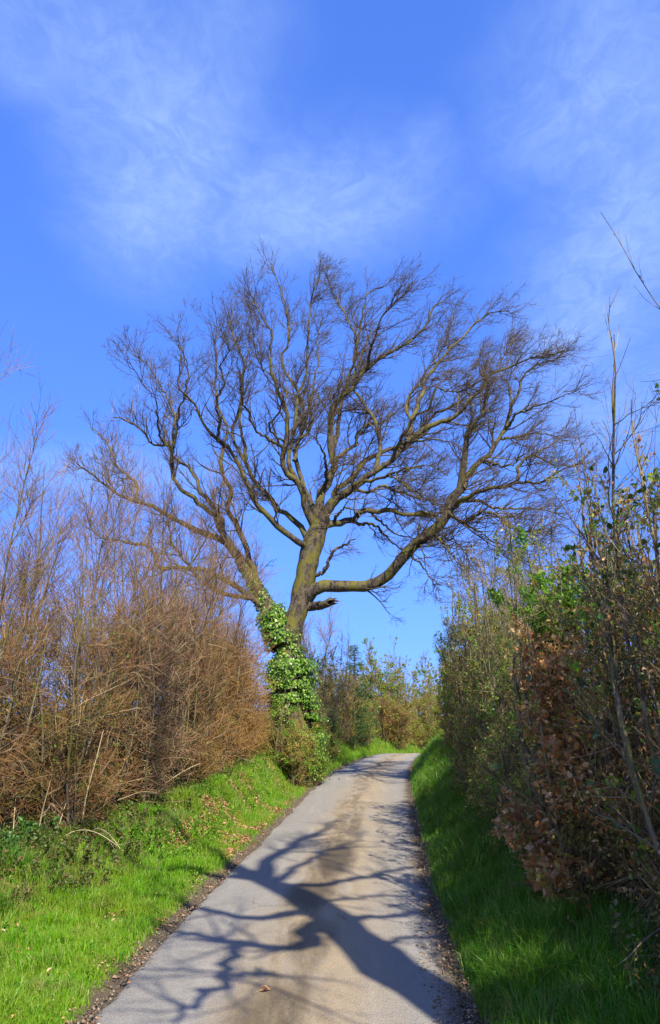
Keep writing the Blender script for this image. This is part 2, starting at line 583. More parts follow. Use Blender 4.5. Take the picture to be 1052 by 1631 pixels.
m, t, out = mat('old_asphalt')
pos = t.add('ShaderNodeNewGeometry').outputs['Position']
ac = t.add('ShaderNodeAttribute', attribute_name='across').outputs['Fac']
sp = t.add('ShaderNodeSeparateXYZ')
t.put(sp.inputs[0], pos)
long_ = t.mapping(pos, scale=(1, .22, 1))
n1 = t.noise(long_, 2.2, 5, .6)
n2 = t.noise(pos, 170, 3, .75)
n3 = t.noise(pos, 14, 5, .65)
vor = t.add('ShaderNodeTexVoronoi')
t.put(vor.inputs['Vector'], pos)
vor.inputs['Scale'].default_value = 75
stone = t.rng(vor.outputs['Distance'], 0.15, 0.6)
base = t.mix(n2, (0.195, 0.187, 0.168), (0.385, 0.365, 0.325))
base = t.mix(t.rng(n3, 0.4, 0.75, 0, .35), base, (0.21, 0.185, 0.15))
# pale sand washed along the middle and right wheel track
sand_f = t.math('MULTIPLY', t.rng(t.math('ABSOLUTE', t.math('SUBTRACT', t.math('MULTIPLY_ADD', n1, .3, ac), .70)), .36, .04), t.rng(t.math('MULTIPLY_ADD', n3, .4, n1), .42, .85, .25, .95))
base = t.mix(sand_f, base, t.mix(n2, (0.25, 0.185, 0.10), (0.52, 0.41, 0.26)))
ck = t.add('ShaderNodeTexVoronoi', feature='DISTANCE_TO_EDGE')
warp = t.add('ShaderNodeTexNoise')
t.put(warp.inputs['Vector'], pos)
warp.inputs['Scale'].default_value = 3.5
warp.inputs['Detail'].default_value = 5
wadd = t.add('ShaderNodeVectorMath', operation='MULTIPLY_ADD')
t.put(wadd.inputs[0], warp.outputs['Color'])
wadd.inputs[1].default_value = (.6, .6, 0)
t.put(wadd.inputs[2], pos)
t.put(ck.inputs['Vector'], wadd.outputs[0])
ck.inputs['Scale'].default_value = .9
crack = t.math('MULTIPLY', t.rng(ck.outputs['Distance'], .009, .002), t.rng(t.noise(pos, .8, 3, .5), .52, .62, 0, .55))
base = t.mix(crack, base, (0.09, 0.075, 0.06))
base = t.mix(t.rng(t.noise(t.mapping(pos, scale=(1, .12, 1)), 5, 4, .6), .5, .72, 0, .22), base, (0.50, 0.47, 0.42))
spk = t.rng(t.noise(pos, 85, 2, .5), .63, .7, 0, .6)
rut = t.math('MULTIPLY', t.rng(t.math('ABSOLUTE', t.math('SUBTRACT', t.math('MULTIPLY_ADD', t.noise(long_, 3.5, 4, .6), .3, ac), .63)), .15, .03), t.rng(t.noise(long_, 5, 5, .7), .38, .60, 0, .85))
base = t.mix(rut, base, t.mix(n2, (0.10, 0.075, 0.045), (0.26, 0.20, 0.12)))
base = t.mix(spk, base, (0.14, 0.12, 0.10))
spk2 = t.rng(t.noise(pos, 110, 2, .5), .66, .72, 0, .7)
base = t.mix(spk2, base, (0.62, 0.58, 0.50))


def stain(cx, cy, rx, ry, k):
    v = t.mapping(pos, (cx, cy, 0), (0, 0, -0.08), (rx, ry, 1), 'TEXTURE')
    s_ = t.add('ShaderNodeSeparateXYZ')
    t.put(s_.inputs[0], v)
    d = t.math('SQRT', t.math('ADD', t.math('POWER', t.math('ABSOLUTE', s_.outputs[0]), 2), t.math('POWER', t.math('ABSOLUTE', s_.outputs[1]), 2)))
    return t.rng(t.math('ADD', d, t.math('MULTIPLY_ADD', t.noise(long_, 9, 5, .7), 1.0, -.5)), 1.25, .45, 0, k)


damp = t.math('MAXIMUM', t.math('MAXIMUM', stain(0.06, 10.9, .27, 1.35, .95), stain(-0.22, 8.9, .26, .75, .85)), stain(-0.42, 5.4, .28, .9, .5))
damp = t.math('MAXIMUM', damp, stain(0.42, 14.3, .12, 1.8, .45))
damp = t.math('MAXIMUM', damp, stain(1.9, 30, .35, 2.5, .5))
damp = t.math('MAXIMUM', damp, stain(-.15, 7.2, .2, .8, .5))
base = t.mix(damp, base, t.mix(t.rng(n2, .35, .65), (0.060, 0.043, 0.022), (0.15, 0.115, 0.06)))
edge = t.math('MAXIMUM', t.rng(t.math('MULTIPLY_ADD', n3, .09, ac), .935, 1.03), t.rng(t.math('MULTIPLY_ADD', n3, -.05, ac), .0, -.03))
base = t.mix(edge, base, t.mix(n2, (0.045, 0.032, 0.02), (0.16, 0.115, 0.07)))
p = t.add('ShaderNodeBsdfPrincipled')
t.put(p.inputs['Base Color'], base)
t.put(p.inputs['Roughness'], t.math('MULTIPLY_ADD', damp, -.35, .9))
p.inputs['Specular IOR Level'].default_value = 0.3
b = t.add('ShaderNodeBump')
b.inputs['Strength'].default_value = .8
b.inputs['Distance'].default_value = .006
t.put(b.inputs['Height'], t.math('ADD', stone, n2))
t.l.new(b.outputs[0], p.inputs['Normal'])
t.l.new(p.outputs[0], out.inputs[0])
M['road'] = m
ry = np.r_[np.arange(-30, -2, 1), np.arange(-2, 30, .07), np.arange(30, 105, .25)]
na = 25
A, YY = np.meshgrid(np.linspace(0, 1, na), ry)
e0 = left_edge(YY) + (vnoise(YY, 0 * YY, 1.7, 5) - .5) * .10 + (vnoise(YY, 0 * YY, 5, 5) - .5) * .08 + (vnoise(YY, 0 * YY, 14, 6) - .5) * .05
e1 = right_edge(YY) + (vnoise(YY, 0 * YY, 3, 8) - .5) * .10
XX = e0 * (1 - A) + e1 * A
ZZ = 0.012 + .022 * (1 - (2 * A - 1) ** 2) - .012 * np.exp(-((A - .28) / .12) ** 2) - .012 * np.exp(-((A - .72) / .12) ** 2)
ZZ[:, 0] = -.03
ZZ[:, -1] = -.03
ZZ = ZZ + roll(YY)
robj = grid_mesh('road', XX, YY, ZZ, m, {'across': A})
robj['kind'] = 'structure'


# ------------------------------------------------------------------ grass
def blades(x, y, h, wd, rng, lean=.5):
    n = len(x)
    z = ground_z(x, y) - .008
    a = rng.uniform(0, 2 * np.pi, n)
    la = rng.uniform(0, 2 * np.pi, n)
    l = np.abs(rng.normal(0, lean, n)) + .1
    s = np.stack([np.cos(a), np.sin(a), 0 * a], -1) * (wd * .5)[:, None]
    ld = np.stack([np.cos(la), np.sin(la), 0 * a], -1)
    p0 = np.stack([x, y, z], -1)
    up = np.array([0, 0, 1.])
    p1 = p0 + (up * .55 + ld * (l * .22)[:, None]) * h[:, None]
    p2 = p0 + (up * (1 - .35 * l)[:, None] + ld * (l * .8)[:, None]) * h[:, None]
    V = np.stack([p0 - s, p0 + s, p1 - s * .8, p1 + s * .8, p2], 1).reshape(-1, 3)
    b_ = (np.arange(n) * 5)[:, None]
    F = np.concatenate([b_ + [0, 1, 3], b_ + [0, 3, 2], b_ + [2, 3, 4]])
    return V, F


def scatter(n, y0, y1, d0, d1, side, rng, power=1.6):
    """points on a verge; nearer stretches get more of them; d is the distance from the road's edge"""
    u = rng.uniform(0, 1, n)
    q = 1 - power
    y = (y0 ** q + u * (y1 ** q - y0 ** q)) ** (1 / q)
    d = rng.uniform(d0, d1, n)
    x = left_edge(y) - d if side < 0 else right_edge(y) + d
    return x, y, d


def grass_patch(name, n, y0, y1, d0, d1, side, hh, material, label, seed, power=1.6, bare=.3, edge=.22):
    rng = np.random.default_rng(seed)
    x, y, d = scatter(n, y0, y1, d0, d1, side, rng, power)
    cl = vnoise(x, y, 3.0, seed) * .55 + vnoise(x, y, 8, seed + 1) * .45
    thin = np.clip((cl - bare + .25) / .35, 0, 1)
    e = np.clip((d - edge * (.35 + 1.0 * vnoise(x, y, 2.6, seed + 2))) / .16, 0, 1)
    k = rng.uniform(0, 1, n) < thin * e
    if side < 0:                                              # the grass gives way to weeds up the bank
        k &= rng.uniform(0, 1, n) < 1 - .85 * sm(.3, 1.0, d / np.interp(y, [5, 8, 9, 11.5, 13.5, 17, 22, 60], [2.9, 2.2, 1.9, 1.15, 1.15, 1.15, 1.1, 3.]) + (vnoise(x, y, 1.6, 8) - .5) * .7)
    x, y, d, cl = x[k], y[k], d[k], cl[k]
    sc = np.interp(y, [5, 10, 20, 40], [1, 1.15, 1.5, 2.6])
    h = rng.uniform(hh[0], hh[1], len(x)) * (.3 + 2.6 * np.clip(cl, 0, 1) ** 2.2 + .5 * rng.uniform(0, 1, len(x)) ** 6) * (.5 + .5 * np.clip(d / .7, 0, 1)) * np.sqrt(sc)
    wd = rng.uniform(.0035, .0075, len(x)) * sc
    o = make_mesh(name, [blades(x, y, h, wd, rng)], material)
    tag(o, label, 'grass', kind='stuff')
    return o


grass_patch('grass', 380000, 4.2, 27, -.02, 2.9, -1, (.05, .12), M['grass'], 'bright sunlit short grass on the verge left of the lane', 3, bare=.36, edge=.08)
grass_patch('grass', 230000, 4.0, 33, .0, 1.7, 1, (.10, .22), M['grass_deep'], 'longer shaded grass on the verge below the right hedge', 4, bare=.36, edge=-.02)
grass_patch('grass', 60000, 27, 60, .0, 2.2, -1, (.10, .20), M['grass'], 'distant strip of grass along the outside of the bend', 5, 1.2, bare=.2, edge=.1)
grass_patch('grass', 24000, 33, 60, .0, 2.0, 1, (.10, .22), M['grass'], 'distant strip of grass along the inside of the bend', 6, 1.2, bare=.2, edge=.1)


def litter(name, n, y0, y1, d0, d1, side, size, label, seed, gap=.5, mat_='litter'):
    rng = np.random.default_rng(seed)
    x, y, d = scatter(n, y0, y1, d0, d1, side, rng, 1.7)
    k = vnoise(x, y, 2.2, seed) > gap
    x, y = x[k], y[k]
    z = np.where(d[k] < 0, .03, ground_z(x, y)) + rng.uniform(.006, .035, len(x)) * np.where(d[k] < .1, .3, 1)
    P_ = np.stack([x, y, z], -1)
    D_ = unit(rng, len(x)) * [1, 1, .25]
    N_ = nrm(unit(rng, len(x)) * .5 + [0, 0, 1])
    o = make_mesh(name, [leaves(P_, D_, N_, rng.uniform(size[0], size[1], len(x)), .6, .22, True)], M[mat_])
    return tag(o, label, 'leaf litter', kind='stuff')


litter('fallen_leaves', 2600, 4.4, 14, .05, 2.6, -1, (.015, .05), 'dry brown leaves scattered in the grass left of the lane', 21, .45)
litter('fallen_leaves', 12000, 11, 24, .15, 1.0, -1, (.025, .055), 'rusty band of fallen leaves at the foot of the left bank', 22, .42)
litter('fallen_leaves', 1500, 4.4, 18, -.1, .35, -1, (.012, .035), 'small crumbs of dead leaf along the left edge of the lane', 26, .3)
litter('fallen_leaves', 900, 4.4, 18, -.3, .2, 1, (.012, .03), 'small crumbs of dead leaf along the shaded right edge of the lane', 27, .3)
litter('fallen_leaves', 900, 4.2, 16, .2, 1.5, 1, (.025, .06), 'dry leaves lying in the shaded grass on the right', 23, .5)
litter('fallen_leaves', 5000, 5, 16, 1.0, 1.7, 1, (.03, .07), 'copper leaf litter under the right hedge', 24, .3)
litter('fallen_leaves', 7000, 5, 20, 2.2, 3.6, -1, (.025, .06), 'brown leaf litter under the left hedge', 25, .3)

# crumbs of soil, grit and stones at both edges of the lane
rng = np.random.default_rng(31)
parts = []
for side, n, d0, d1 in ((-1, 2600, -.04, .2), (1, 5200, -.28, .14)):
    x, y, d = scatter(n, 4.2, 20, d0, d1, side, rng, 1.9)
    s = rng.uniform(.003, .011, n) * rng.choice([1, 1, 1, 1.8], n)
    z = np.where(d < 0, .012, ground_z(x, y)) + s * .3
    C_ = np.stack([x, y, z], -1)
    oc = np.array([[1, 0, 0], [-1, 0, 0], [0, 1, 0], [0, -1, 0], [0, 0, .7], [0, 0, -.7]])
    V = C_[:, None] + oc[None] * s[:, None, None] * rng.uniform(.6, 1.3, (n, 6, 1))
    b_ = (np.arange(n) * 6)[:, None]
    F = np.concatenate([b_ + q for q in ([0, 2, 4], [2, 1, 4], [1, 3, 4], [3, 0, 4], [2, 0, 5], [1, 2, 5], [3, 1, 5], [0, 3, 5])])
    parts.append((V.reshape(-1, 3), F))
M['grit'] = twig_mat('grit', [(0.08, 0.06, 0.04), (0.22, 0.17, 0.11), (0.12, 0.09, 0.06), (0.34, 0.29, 0.22)])
tag(make_mesh('gravel', parts, M['grit']), 'crumbs of soil and grit along both edges of the lane', 'gravel', kind='stuff')

# the one leaf lying out on the lane
rng = np.random.default_rng(5)
lf = thing('fallen_leaf', 'curled orange leaf lying alone on the tarmac', 'leaf', (-.43, 5.93, .03))
V, F = leaves(np.array([[-.46, 5.93, .036], [-.45, 5.94, .04]]), np.array([[1, .2, .1], [.8, -.5, .35]]), np.array([[.1, -.3, 1], [.2, .5, 1]]), np.array([.075, .06]), .75, .22, True)
make_mesh('blade', [(V, F)], M['copper'], lf)
V, F = tubes(np.array([[[-.46, 5.93, .036], [-.475, 5.925, .034], [-.49, 5.915, .03]]]), np.full((1, 3), .0016))
make_mesh('stalk', [(V, F)], M['straw'], lf)

# ------------------------------------------------------------------ the big beech
TREE = (-1.03, 22.0)
# x, y, z and radius in metres along each limb; the trunk first, then the left fork, last a dead branch and a stub
TREE_LIMBS = [
  [[-1.04,22.0,0.44,0.711],[-1.03,22.0,1.57,0.527],[-1.1,22.0,2.69,0.399],[-1.06,22.0,3.77,0.294],[-0.88,22.0,4.44,0.27],[-0.77,22.0,5.03,0.263],[-0.63,22.0,5.64,0.277],[-0.55,22.0,5.98,0.282],[-0.43,22.0,6.42,0.288],[-0.31,22.0,6.78,0.244],[-0.17,22.0,7.1,0.203]],
  [[-1.24,22.0,3.52,0.389],[-1.49,22.15,4.2,0.301],[-1.78,22.24,4.72,0.233],[-2.08,22.32,5.25,0.178],[-2.48,22.41,5.89,0.134],[-2.9,22.49,6.46,0.106],[-3.68,22.59,6.78,0.077],[-4.5,22.69,7.21,0.062],[-5.09,22.75,7.56,0.055],[-5.58,22.8,7.72,0.049],[-6.18,22.87,7.98,0.042],[-6.87,22.95,8.52,0.029],[-7.39,23.0,8.86,0.02]],
  [[-5.58,22.81,7.72,0.054],[-5.66,23.01,8.29,0.045],[-6.01,23.15,8.65,0.038],[-6.33,23.25,8.92,0.033],[-6.71,23.44,9.67,0.023],[-7.25,23.6,10.25,0.016]],
  [[-2.65,22.44,6.07,0.094],[-2.92,22.13,6.45,0.083],[-3.13,21.85,7.01,0.072],[-3.55,21.62,7.34,0.062],[-4.06,21.37,7.74,0.051],[-4.32,21.16,8.24,0.043],[-4.25,20.99,8.72,0.036],[-4.37,20.94,8.83,0.034],[-4.74,20.81,8.78,0.03],[-5.02,20.66,9.12,0.025],[-5.51,20.47,9.37,0.019],[-5.71,20.4,9.42,0.017]],
  [[-4.29,21.1,8.4,0.044],[-4.16,20.79,8.85,0.037],[-4.05,20.51,9.46,0.03],[-3.9,20.32,9.9,0.025],[-3.75,20.11,10.44,0.02],[-3.81,19.94,10.9,0.016],[-4.01,19.8,11.23,0.013]],
  [[-4.26,21.0,8.73,0.044],[-4.31,21.33,9.29,0.038],[-4.35,21.58,9.86,0.032],[-4.76,21.95,10.74,0.023],[-5.37,22.34,11.77,0.014],[-5.76,22.5,12.11,0.011]],
  [[-4.46,20.91,8.82,0.033],[-4.54,20.47,9.06,0.027],[-4.51,19.88,9.6,0.02],[-4.74,19.51,9.9,0.015],[-4.87,19.28,10.11,0.012],[-5.06,19.0,10.35,0.009]],
  [[-2.78,22.47,6.31,0.083],[-3.09,22.81,6.87,0.074],[-3.12,22.94,7.2,0.07],[-3.52,23.21,7.81,0.061],[-3.85,23.36,8.12,0.056],[-3.99,23.51,8.56,0.05],[-4.29,23.67,9.01,0.044],[-4.83,23.87,9.49,0.037],[-5.14,24.04,10.03,0.031],[-5.21,24.22,10.72,0.025],[-5.12,24.4,11.42,0.02]],
  [[-2.0,22.3,5.16,0.093],[-2.16,22.31,5.87,0.084],[-2.57,22.33,6.82,0.072],[-2.91,22.34,7.45,0.064],[-2.76,22.35,7.93,0.058],[-3.08,22.35,8.42,0.053],[-3.1,22.36,9.08,0.047],[-2.98,22.37,9.81,0.04],[-3.32,22.38,10.58,0.033],[-3.38,22.39,11.43,0.027],[-3.38,22.39,12.32,0.021],[-3.43,22.4,12.85,0.018]],
  [[-1.74,22.2,4.46,0.093],[-2.04,22.0,4.76,0.085],[-2.61,21.76,5.17,0.073],[-3.33,21.52,5.5,0.06],[-3.96,21.34,5.54,0.051],[-4.51,21.19,5.51,0.044],[-4.72,21.06,6.01,0.037],[-5.41,20.88,6.15,0.029],[-6.01,20.73,6.22,0.022],[-6.25,20.61,6.63,0.018],[-6.35,20.5,7.11,0.013]],
  [[-2.1,21.97,4.82,0.069],[-2.96,21.15,4.86,0.052],[-3.65,20.44,5.52,0.035],[-3.96,20.07,5.95,0.028],[-4.03,19.75,6.44,0.022],[-4.04,19.6,6.68,0.019]],
  [[-0.47,22.0,6.14,0.098],[-0.78,21.77,6.29,0.092],[-1.24,21.52,6.56,0.082],[-1.64,21.3,6.88,0.074],[-1.99,21.1,7.25,0.066],[-2.11,20.98,7.53,0.062],[-2.28,20.85,7.86,0.056],[-2.43,20.71,8.22,0.051],[-2.67,20.54,8.63,0.045],[-2.99,20.42,8.81,0.041],[-3.28,20.29,9.06,0.036],[-3.38,20.19,9.34,0.033],[-3.63,20.04,9.74,0.028],[-3.92,19.91,10.0,0.024],[-3.96,19.77,10.46,0.02],[-3.85,19.62,10.93,0.016],[-3.96,19.5,11.31,0.013]],
  [[-0.58,22.0,6.29,0.086],[-0.69,22.1,6.52,0.084],[-0.85,22.2,6.87,0.08],[-1.13,22.29,7.17,0.075],[-1.51,22.39,7.41,0.071],[-1.74,22.49,7.83,0.066],[-2.14,22.59,8.2,0.061],[-2.38,22.68,8.69,0.056],[-2.65,22.78,9.18,0.051],[-2.83,22.84,9.5,0.048],[-2.89,22.91,10.0,0.044],[-2.74,22.99,10.46,0.04],[-2.66,23.1,11.21,0.034],[-2.63,23.21,12.06,0.028],[-2.84,23.31,12.75,0.024],[-3.08,23.4,13.45,0.02],[-3.06,23.5,14.24,0.015]],
  [[-2.5,22.73,8.87,0.054],[-2.45,22.69,9.04,0.052],[-2.51,22.63,9.43,0.047],[-2.65,22.56,9.99,0.04],[-2.6,22.49,10.56,0.034],[-2.59,22.4,11.42,0.026],[-2.43,22.32,12.18,0.02],[-2.32,22.25,12.96,0.014],[-2.4,22.2,13.55,0.011]],
  [[-3.0,20.43,8.81,0.043],[-2.83,19.99,9.16,0.035],[-2.92,19.66,9.55,0.028],[-2.68,19.34,9.93,0.022],[-2.75,19.1,10.26,0.017],[-2.51,18.82,10.62,0.012],[-2.59,18.6,10.96,0.009]],
  [[-0.42,22.0,6.77,0.115],[-0.53,21.89,7.02,0.109],[-0.68,21.77,7.37,0.101],[-0.71,21.68,7.67,0.095],[-0.89,21.6,7.97,0.089],[-1.23,21.5,8.22,0.081],[-1.31,21.42,8.52,0.075],[-1.26,21.35,8.88,0.069],[-1.18,21.25,9.35,0.062],[-1.21,21.14,9.86,0.054],[-1.42,21.04,10.33,0.047],[-1.58,20.95,10.8,0.04],[-1.66,20.8,11.57,0.031],[-1.58,20.73,11.95,0.027],[-1.86,20.64,12.4,0.021],[-2.09,20.55,12.85,0.016],[-2.23,20.5,13.12,0.013]],
  [[-1.28,21.34,8.88,0.045],[-1.63,20.74,8.9,0.037],[-1.91,20.36,8.98,0.031],[-2.04,20.08,9.14,0.027],[-2.11,19.79,9.35,0.023],[-2.24,19.53,9.51,0.02],[-2.24,19.13,9.85,0.015],[-2.29,18.6,10.29,0.009]],
  [[-0.87,21.61,7.95,0.073],[-1.08,21.69,8.33,0.068],[-1.15,21.76,8.85,0.063],[-1.02,21.83,9.44,0.056],[-0.98,21.89,10.03,0.05],[-0.91,21.96,10.7,0.044],[-0.75,22.0,11.13,0.04],[-0.66,22.04,11.56,0.037],[-0.68,22.11,12.37,0.03],[-0.6,22.19,13.29,0.024],[-0.49,22.25,14.09,0.019],[-0.27,22.3,14.75,0.015]],
  [[-1.01,21.72,8.62,0.051],[-0.87,22.01,9.27,0.045],[-0.66,22.15,9.61,0.041],[-0.52,22.28,10.0,0.038],[-0.59,22.43,10.53,0.033],[-0.45,22.59,11.14,0.028],[-0.46,22.69,11.55,0.025],[-0.34,22.83,12.11,0.021],[-0.4,23.02,12.92,0.016],[-0.2,23.2,13.75,0.011]],
  [[-1.26,21.32,9.04,0.033],[-1.55,20.91,9.12,0.029],[-1.61,20.69,9.31,0.027],[-1.37,20.4,9.53,0.024],[-1.26,20.14,9.8,0.021],[-1.4,19.91,10.03,0.018],[-1.63,19.65,10.24,0.015],[-1.83,19.32,10.61,0.012],[-2.0,19.0,10.98,0.009]],
  [[-0.37,22.0,7.1,0.081],[-0.51,22.19,7.47,0.078],[-0.71,22.37,7.97,0.073],[-0.88,22.55,8.53,0.068],[-1.0,22.66,8.91,0.064],[-1.01,22.76,9.29,0.061],[-0.85,22.88,9.75,0.057],[-0.74,22.99,10.21,0.054],[-0.81,23.13,10.81,0.049],[-0.93,23.22,11.21,0.046],[-1.11,23.31,11.56,0.043],[-1.29,23.38,11.84,0.041],[-1.52,23.52,12.53,0.036],[-1.32,23.64,13.1,0.032],[-1.34,23.8,13.93,0.028],[-1.55,23.99,15.01,0.022],[-1.83,24.13,15.76,0.018],[-1.95,24.2,16.2,0.016]],
  [[-0.45,22.0,7.32,0.034],[-0.51,22.28,7.55,0.029],[-0.55,22.66,7.99,0.019],[-0.45,23.0,8.43,0.011]],
  [[-0.32,22.0,6.93,0.139],[-0.37,22.05,7.33,0.131],[-0.21,22.11,7.84,0.121],[0.0,22.15,8.24,0.113],[0.11,22.18,8.65,0.105],[0.03,22.22,9.17,0.097],[0.0,22.27,9.88,0.085],[0.11,22.3,10.37,0.078],[0.33,22.33,10.79,0.071],[0.67,22.36,11.04,0.065],[0.84,22.39,11.41,0.06],[1.06,22.41,11.62,0.056],[1.38,22.43,11.93,0.05],[1.72,22.46,12.17,0.045],[2.31,22.5,12.55,0.037],[2.82,22.54,13.02,0.029],[3.13,22.58,13.75,0.022],[3.44,22.6,13.97,0.018]],
  [[0.05,22.21,9.11,0.07],[0.22,22.56,9.64,0.065],[0.28,22.93,10.42,0.058],[0.38,23.2,11.08,0.052],[0.53,23.43,11.67,0.047],[0.79,23.79,12.7,0.038],[0.81,24.08,13.59,0.032],[0.45,24.38,14.52,0.025],[0.1,24.65,15.37,0.019],[-0.04,24.8,15.9,0.016]],
  [[0.11,22.18,8.7,0.064],[0.45,22.86,9.27,0.055],[0.8,23.29,9.65,0.047],[0.81,23.56,10.05,0.042],[1.19,23.97,10.5,0.035],[1.69,24.36,10.71,0.027],[2.09,24.73,11.17,0.021],[2.4,25.0,11.53,0.016]],
  [[-0.13,22.12,8.01,0.058],[-0.1,21.54,8.23,0.045],[-0.15,21.05,8.51,0.032],[-0.25,20.75,8.68,0.025],[-0.4,20.44,8.85,0.018],[-0.55,20.26,8.89,0.015],[-0.64,20.0,9.06,0.01]],
  [[0.79,23.8,12.7,0.044],[0.87,23.64,13.23,0.036],[1.05,23.47,14.05,0.026],[1.21,23.36,14.66,0.02],[1.7,23.27,14.87,0.015],[2.02,23.2,15.16,0.011]],
  [[1.06,22.4,11.62,0.047],[1.17,21.93,12.0,0.038],[1.34,21.57,12.42,0.029],[1.54,21.24,12.84,0.022],[2.02,20.85,13.22,0.014],[2.32,20.6,13.51,0.01]],
  [[-0.21,22.0,6.77,0.173],[-0.18,21.88,7.07,0.157],[0.11,21.75,7.47,0.135],[0.47,21.64,7.71,0.116],[0.84,21.55,7.96,0.099],[1.26,21.44,8.25,0.081],[1.67,21.34,8.5,0.065],[1.98,21.26,8.8,0.053],[2.14,21.2,9.05,0.045]],
  [[1.98,21.25,8.8,0.089],[2.16,21.19,8.99,0.083],[2.22,21.16,9.1,0.081],[2.63,21.08,9.35,0.073],[3.04,21.01,9.49,0.065],[3.46,20.94,9.69,0.058],[3.88,20.86,10.15,0.048],[4.19,20.81,10.41,0.043],[4.3,20.77,10.73,0.038],[4.77,20.71,10.92,0.032],[5.18,20.65,11.07,0.027],[5.6,20.6,11.21,0.022],[6.11,20.54,11.3,0.017],[6.46,20.5,11.36,0.013]],
  [[2.12,21.21,9.03,0.083],[2.23,21.48,9.54,0.077],[2.43,21.73,10.14,0.069],[2.63,21.92,10.69,0.061],[2.84,22.13,11.3,0.054],[3.5,22.46,12.25,0.041],[3.89,22.63,12.69,0.035],[4.45,22.85,13.37,0.027],[5.01,23.03,13.82,0.021],[5.62,23.2,13.99,0.015]],
  [[2.14,21.2,9.05,0.05],[2.29,21.77,9.7,0.046],[2.2,22.16,10.25,0.041],[2.37,22.59,10.96,0.036],[2.77,22.99,11.55,0.031],[2.96,23.23,11.98,0.028],[3.42,23.65,12.7,0.022],[3.82,24.13,13.68,0.016],[4.05,24.5,14.54,0.012]],
  [[1.23,21.45,8.23,0.073],[1.39,21.73,8.84,0.064],[1.38,21.89,9.35,0.057],[1.26,22.07,9.93,0.05],[1.05,22.22,10.39,0.043],[0.78,22.36,10.86,0.037],[0.67,22.42,11.07,0.034],[0.68,22.52,11.47,0.03],[0.92,22.69,12.15,0.023],[1.23,22.9,13.08,0.015]],
  [[0.05,21.78,7.37,0.091],[0.21,22.08,7.89,0.085],[0.65,22.36,8.36,0.078],[0.94,22.56,8.82,0.072],[1.45,22.78,9.18,0.065],[2.04,23.0,9.43,0.058],[2.39,23.13,9.65,0.054],[2.88,23.31,9.96,0.049],[2.74,23.35,9.98,0.047],[3.19,23.58,10.68,0.04],[3.75,23.76,11.0,0.035],[4.2,23.9,11.31,0.031]],
  [[1.67,21.34,8.47,0.056],[1.9,20.81,8.92,0.046],[2.32,20.32,9.44,0.034],[2.6,20.13,9.53,0.03],[2.75,19.84,9.95,0.024],[3.12,19.63,9.82,0.02],[3.43,19.45,9.8,0.017],[3.83,19.2,9.95,0.013]],
  [[1.96,21.23,8.96,0.039],[2.47,20.27,8.74,0.026],[2.88,19.68,8.51,0.017],[3.18,19.2,8.18,0.011],[3.26,19.0,7.96,0.009]],
  [[-0.21,22.0,6.83,0.104],[0.11,22.17,6.92,0.098],[0.65,22.37,7.08,0.088],[0.87,22.48,7.35,0.082],[1.31,22.61,7.38,0.075],[1.75,22.73,7.42,0.068],[2.15,22.84,7.36,0.062],[2.66,22.97,7.45,0.054],[3.18,23.1,7.39,0.047],[2.44,23.29,7.47,0.037],[2.9,23.4,7.47,0.032],[3.37,23.5,7.53,0.027]],
  [[0.65,22.36,7.06,0.053],[0.88,23.03,7.09,0.047],[1.25,23.66,7.26,0.04],[1.5,24.13,7.2,0.034],[1.9,24.87,6.99,0.024],[2.31,25.5,6.82,0.017]],
  [[0.11,22.17,7.0,0.046],[0.21,21.84,7.11,0.037],[0.42,21.54,7.2,0.026],[0.67,21.26,7.08,0.017],[0.86,21.0,6.83,0.01]],
  [[1.2,22.58,7.32,0.035],[1.52,23.48,7.28,0.031],[1.98,24.37,7.13,0.025],[2.73,25.34,7.15,0.019],[3.51,26.2,7.27,0.013]],
  [[0.47,21.65,7.69,0.051],[0.86,22.06,7.83,0.048],[1.19,22.33,7.9,0.045],[1.48,22.56,8.14,0.043],[1.94,22.88,8.05,0.039],[2.3,23.1,8.02,0.036],[2.71,23.35,7.95,0.032],[2.17,23.8,8.61,0.026],[2.6,24.07,8.38,0.023],[3.15,24.39,8.11,0.019],[3.53,24.6,7.92,0.016]],
  [[0.84,21.55,7.96,0.051],[1.09,21.24,7.9,0.047],[1.62,20.74,7.94,0.038],[2.0,20.43,8.0,0.032],[2.36,20.15,7.97,0.027],[1.81,19.79,7.71,0.021],[2.17,19.52,7.78,0.016],[2.52,19.28,7.71,0.013],[2.85,19.0,7.38,0.009]],
  [[1.52,20.84,7.94,0.027],[1.8,20.04,7.53,0.021],[2.11,19.34,7.08,0.016],[2.37,18.72,7.2,0.011],[2.55,18.4,7.15,0.009]],
  [[-0.67,22.0,4.76,0.206],[-0.46,21.87,4.98,0.188],[-0.26,21.79,5.12,0.174],[0.31,21.63,5.08,0.158],[1.01,21.45,5.07,0.15],[1.41,21.35,5.25,0.146],[1.86,21.21,5.66,0.142],[2.31,21.06,6.15,0.137],[2.81,20.93,6.53,0.136],[2.26,20.8,6.1,0.133],[2.75,20.68,6.43,0.131],[3.05,20.58,6.81,0.129],[3.17,20.51,7.15,0.121],[3.4,20.44,7.44,0.112],[3.47,20.34,7.93,0.093],[3.51,20.24,8.52,0.074],[3.61,20.14,9.01,0.061],[3.86,20.08,9.26,0.054],[4.01,20.05,9.35,0.05],[4.06,19.96,9.84,0.037],[4.12,19.89,10.24,0.027],[4.02,19.84,10.49,0.021],[4.07,19.8,10.74,0.015]],
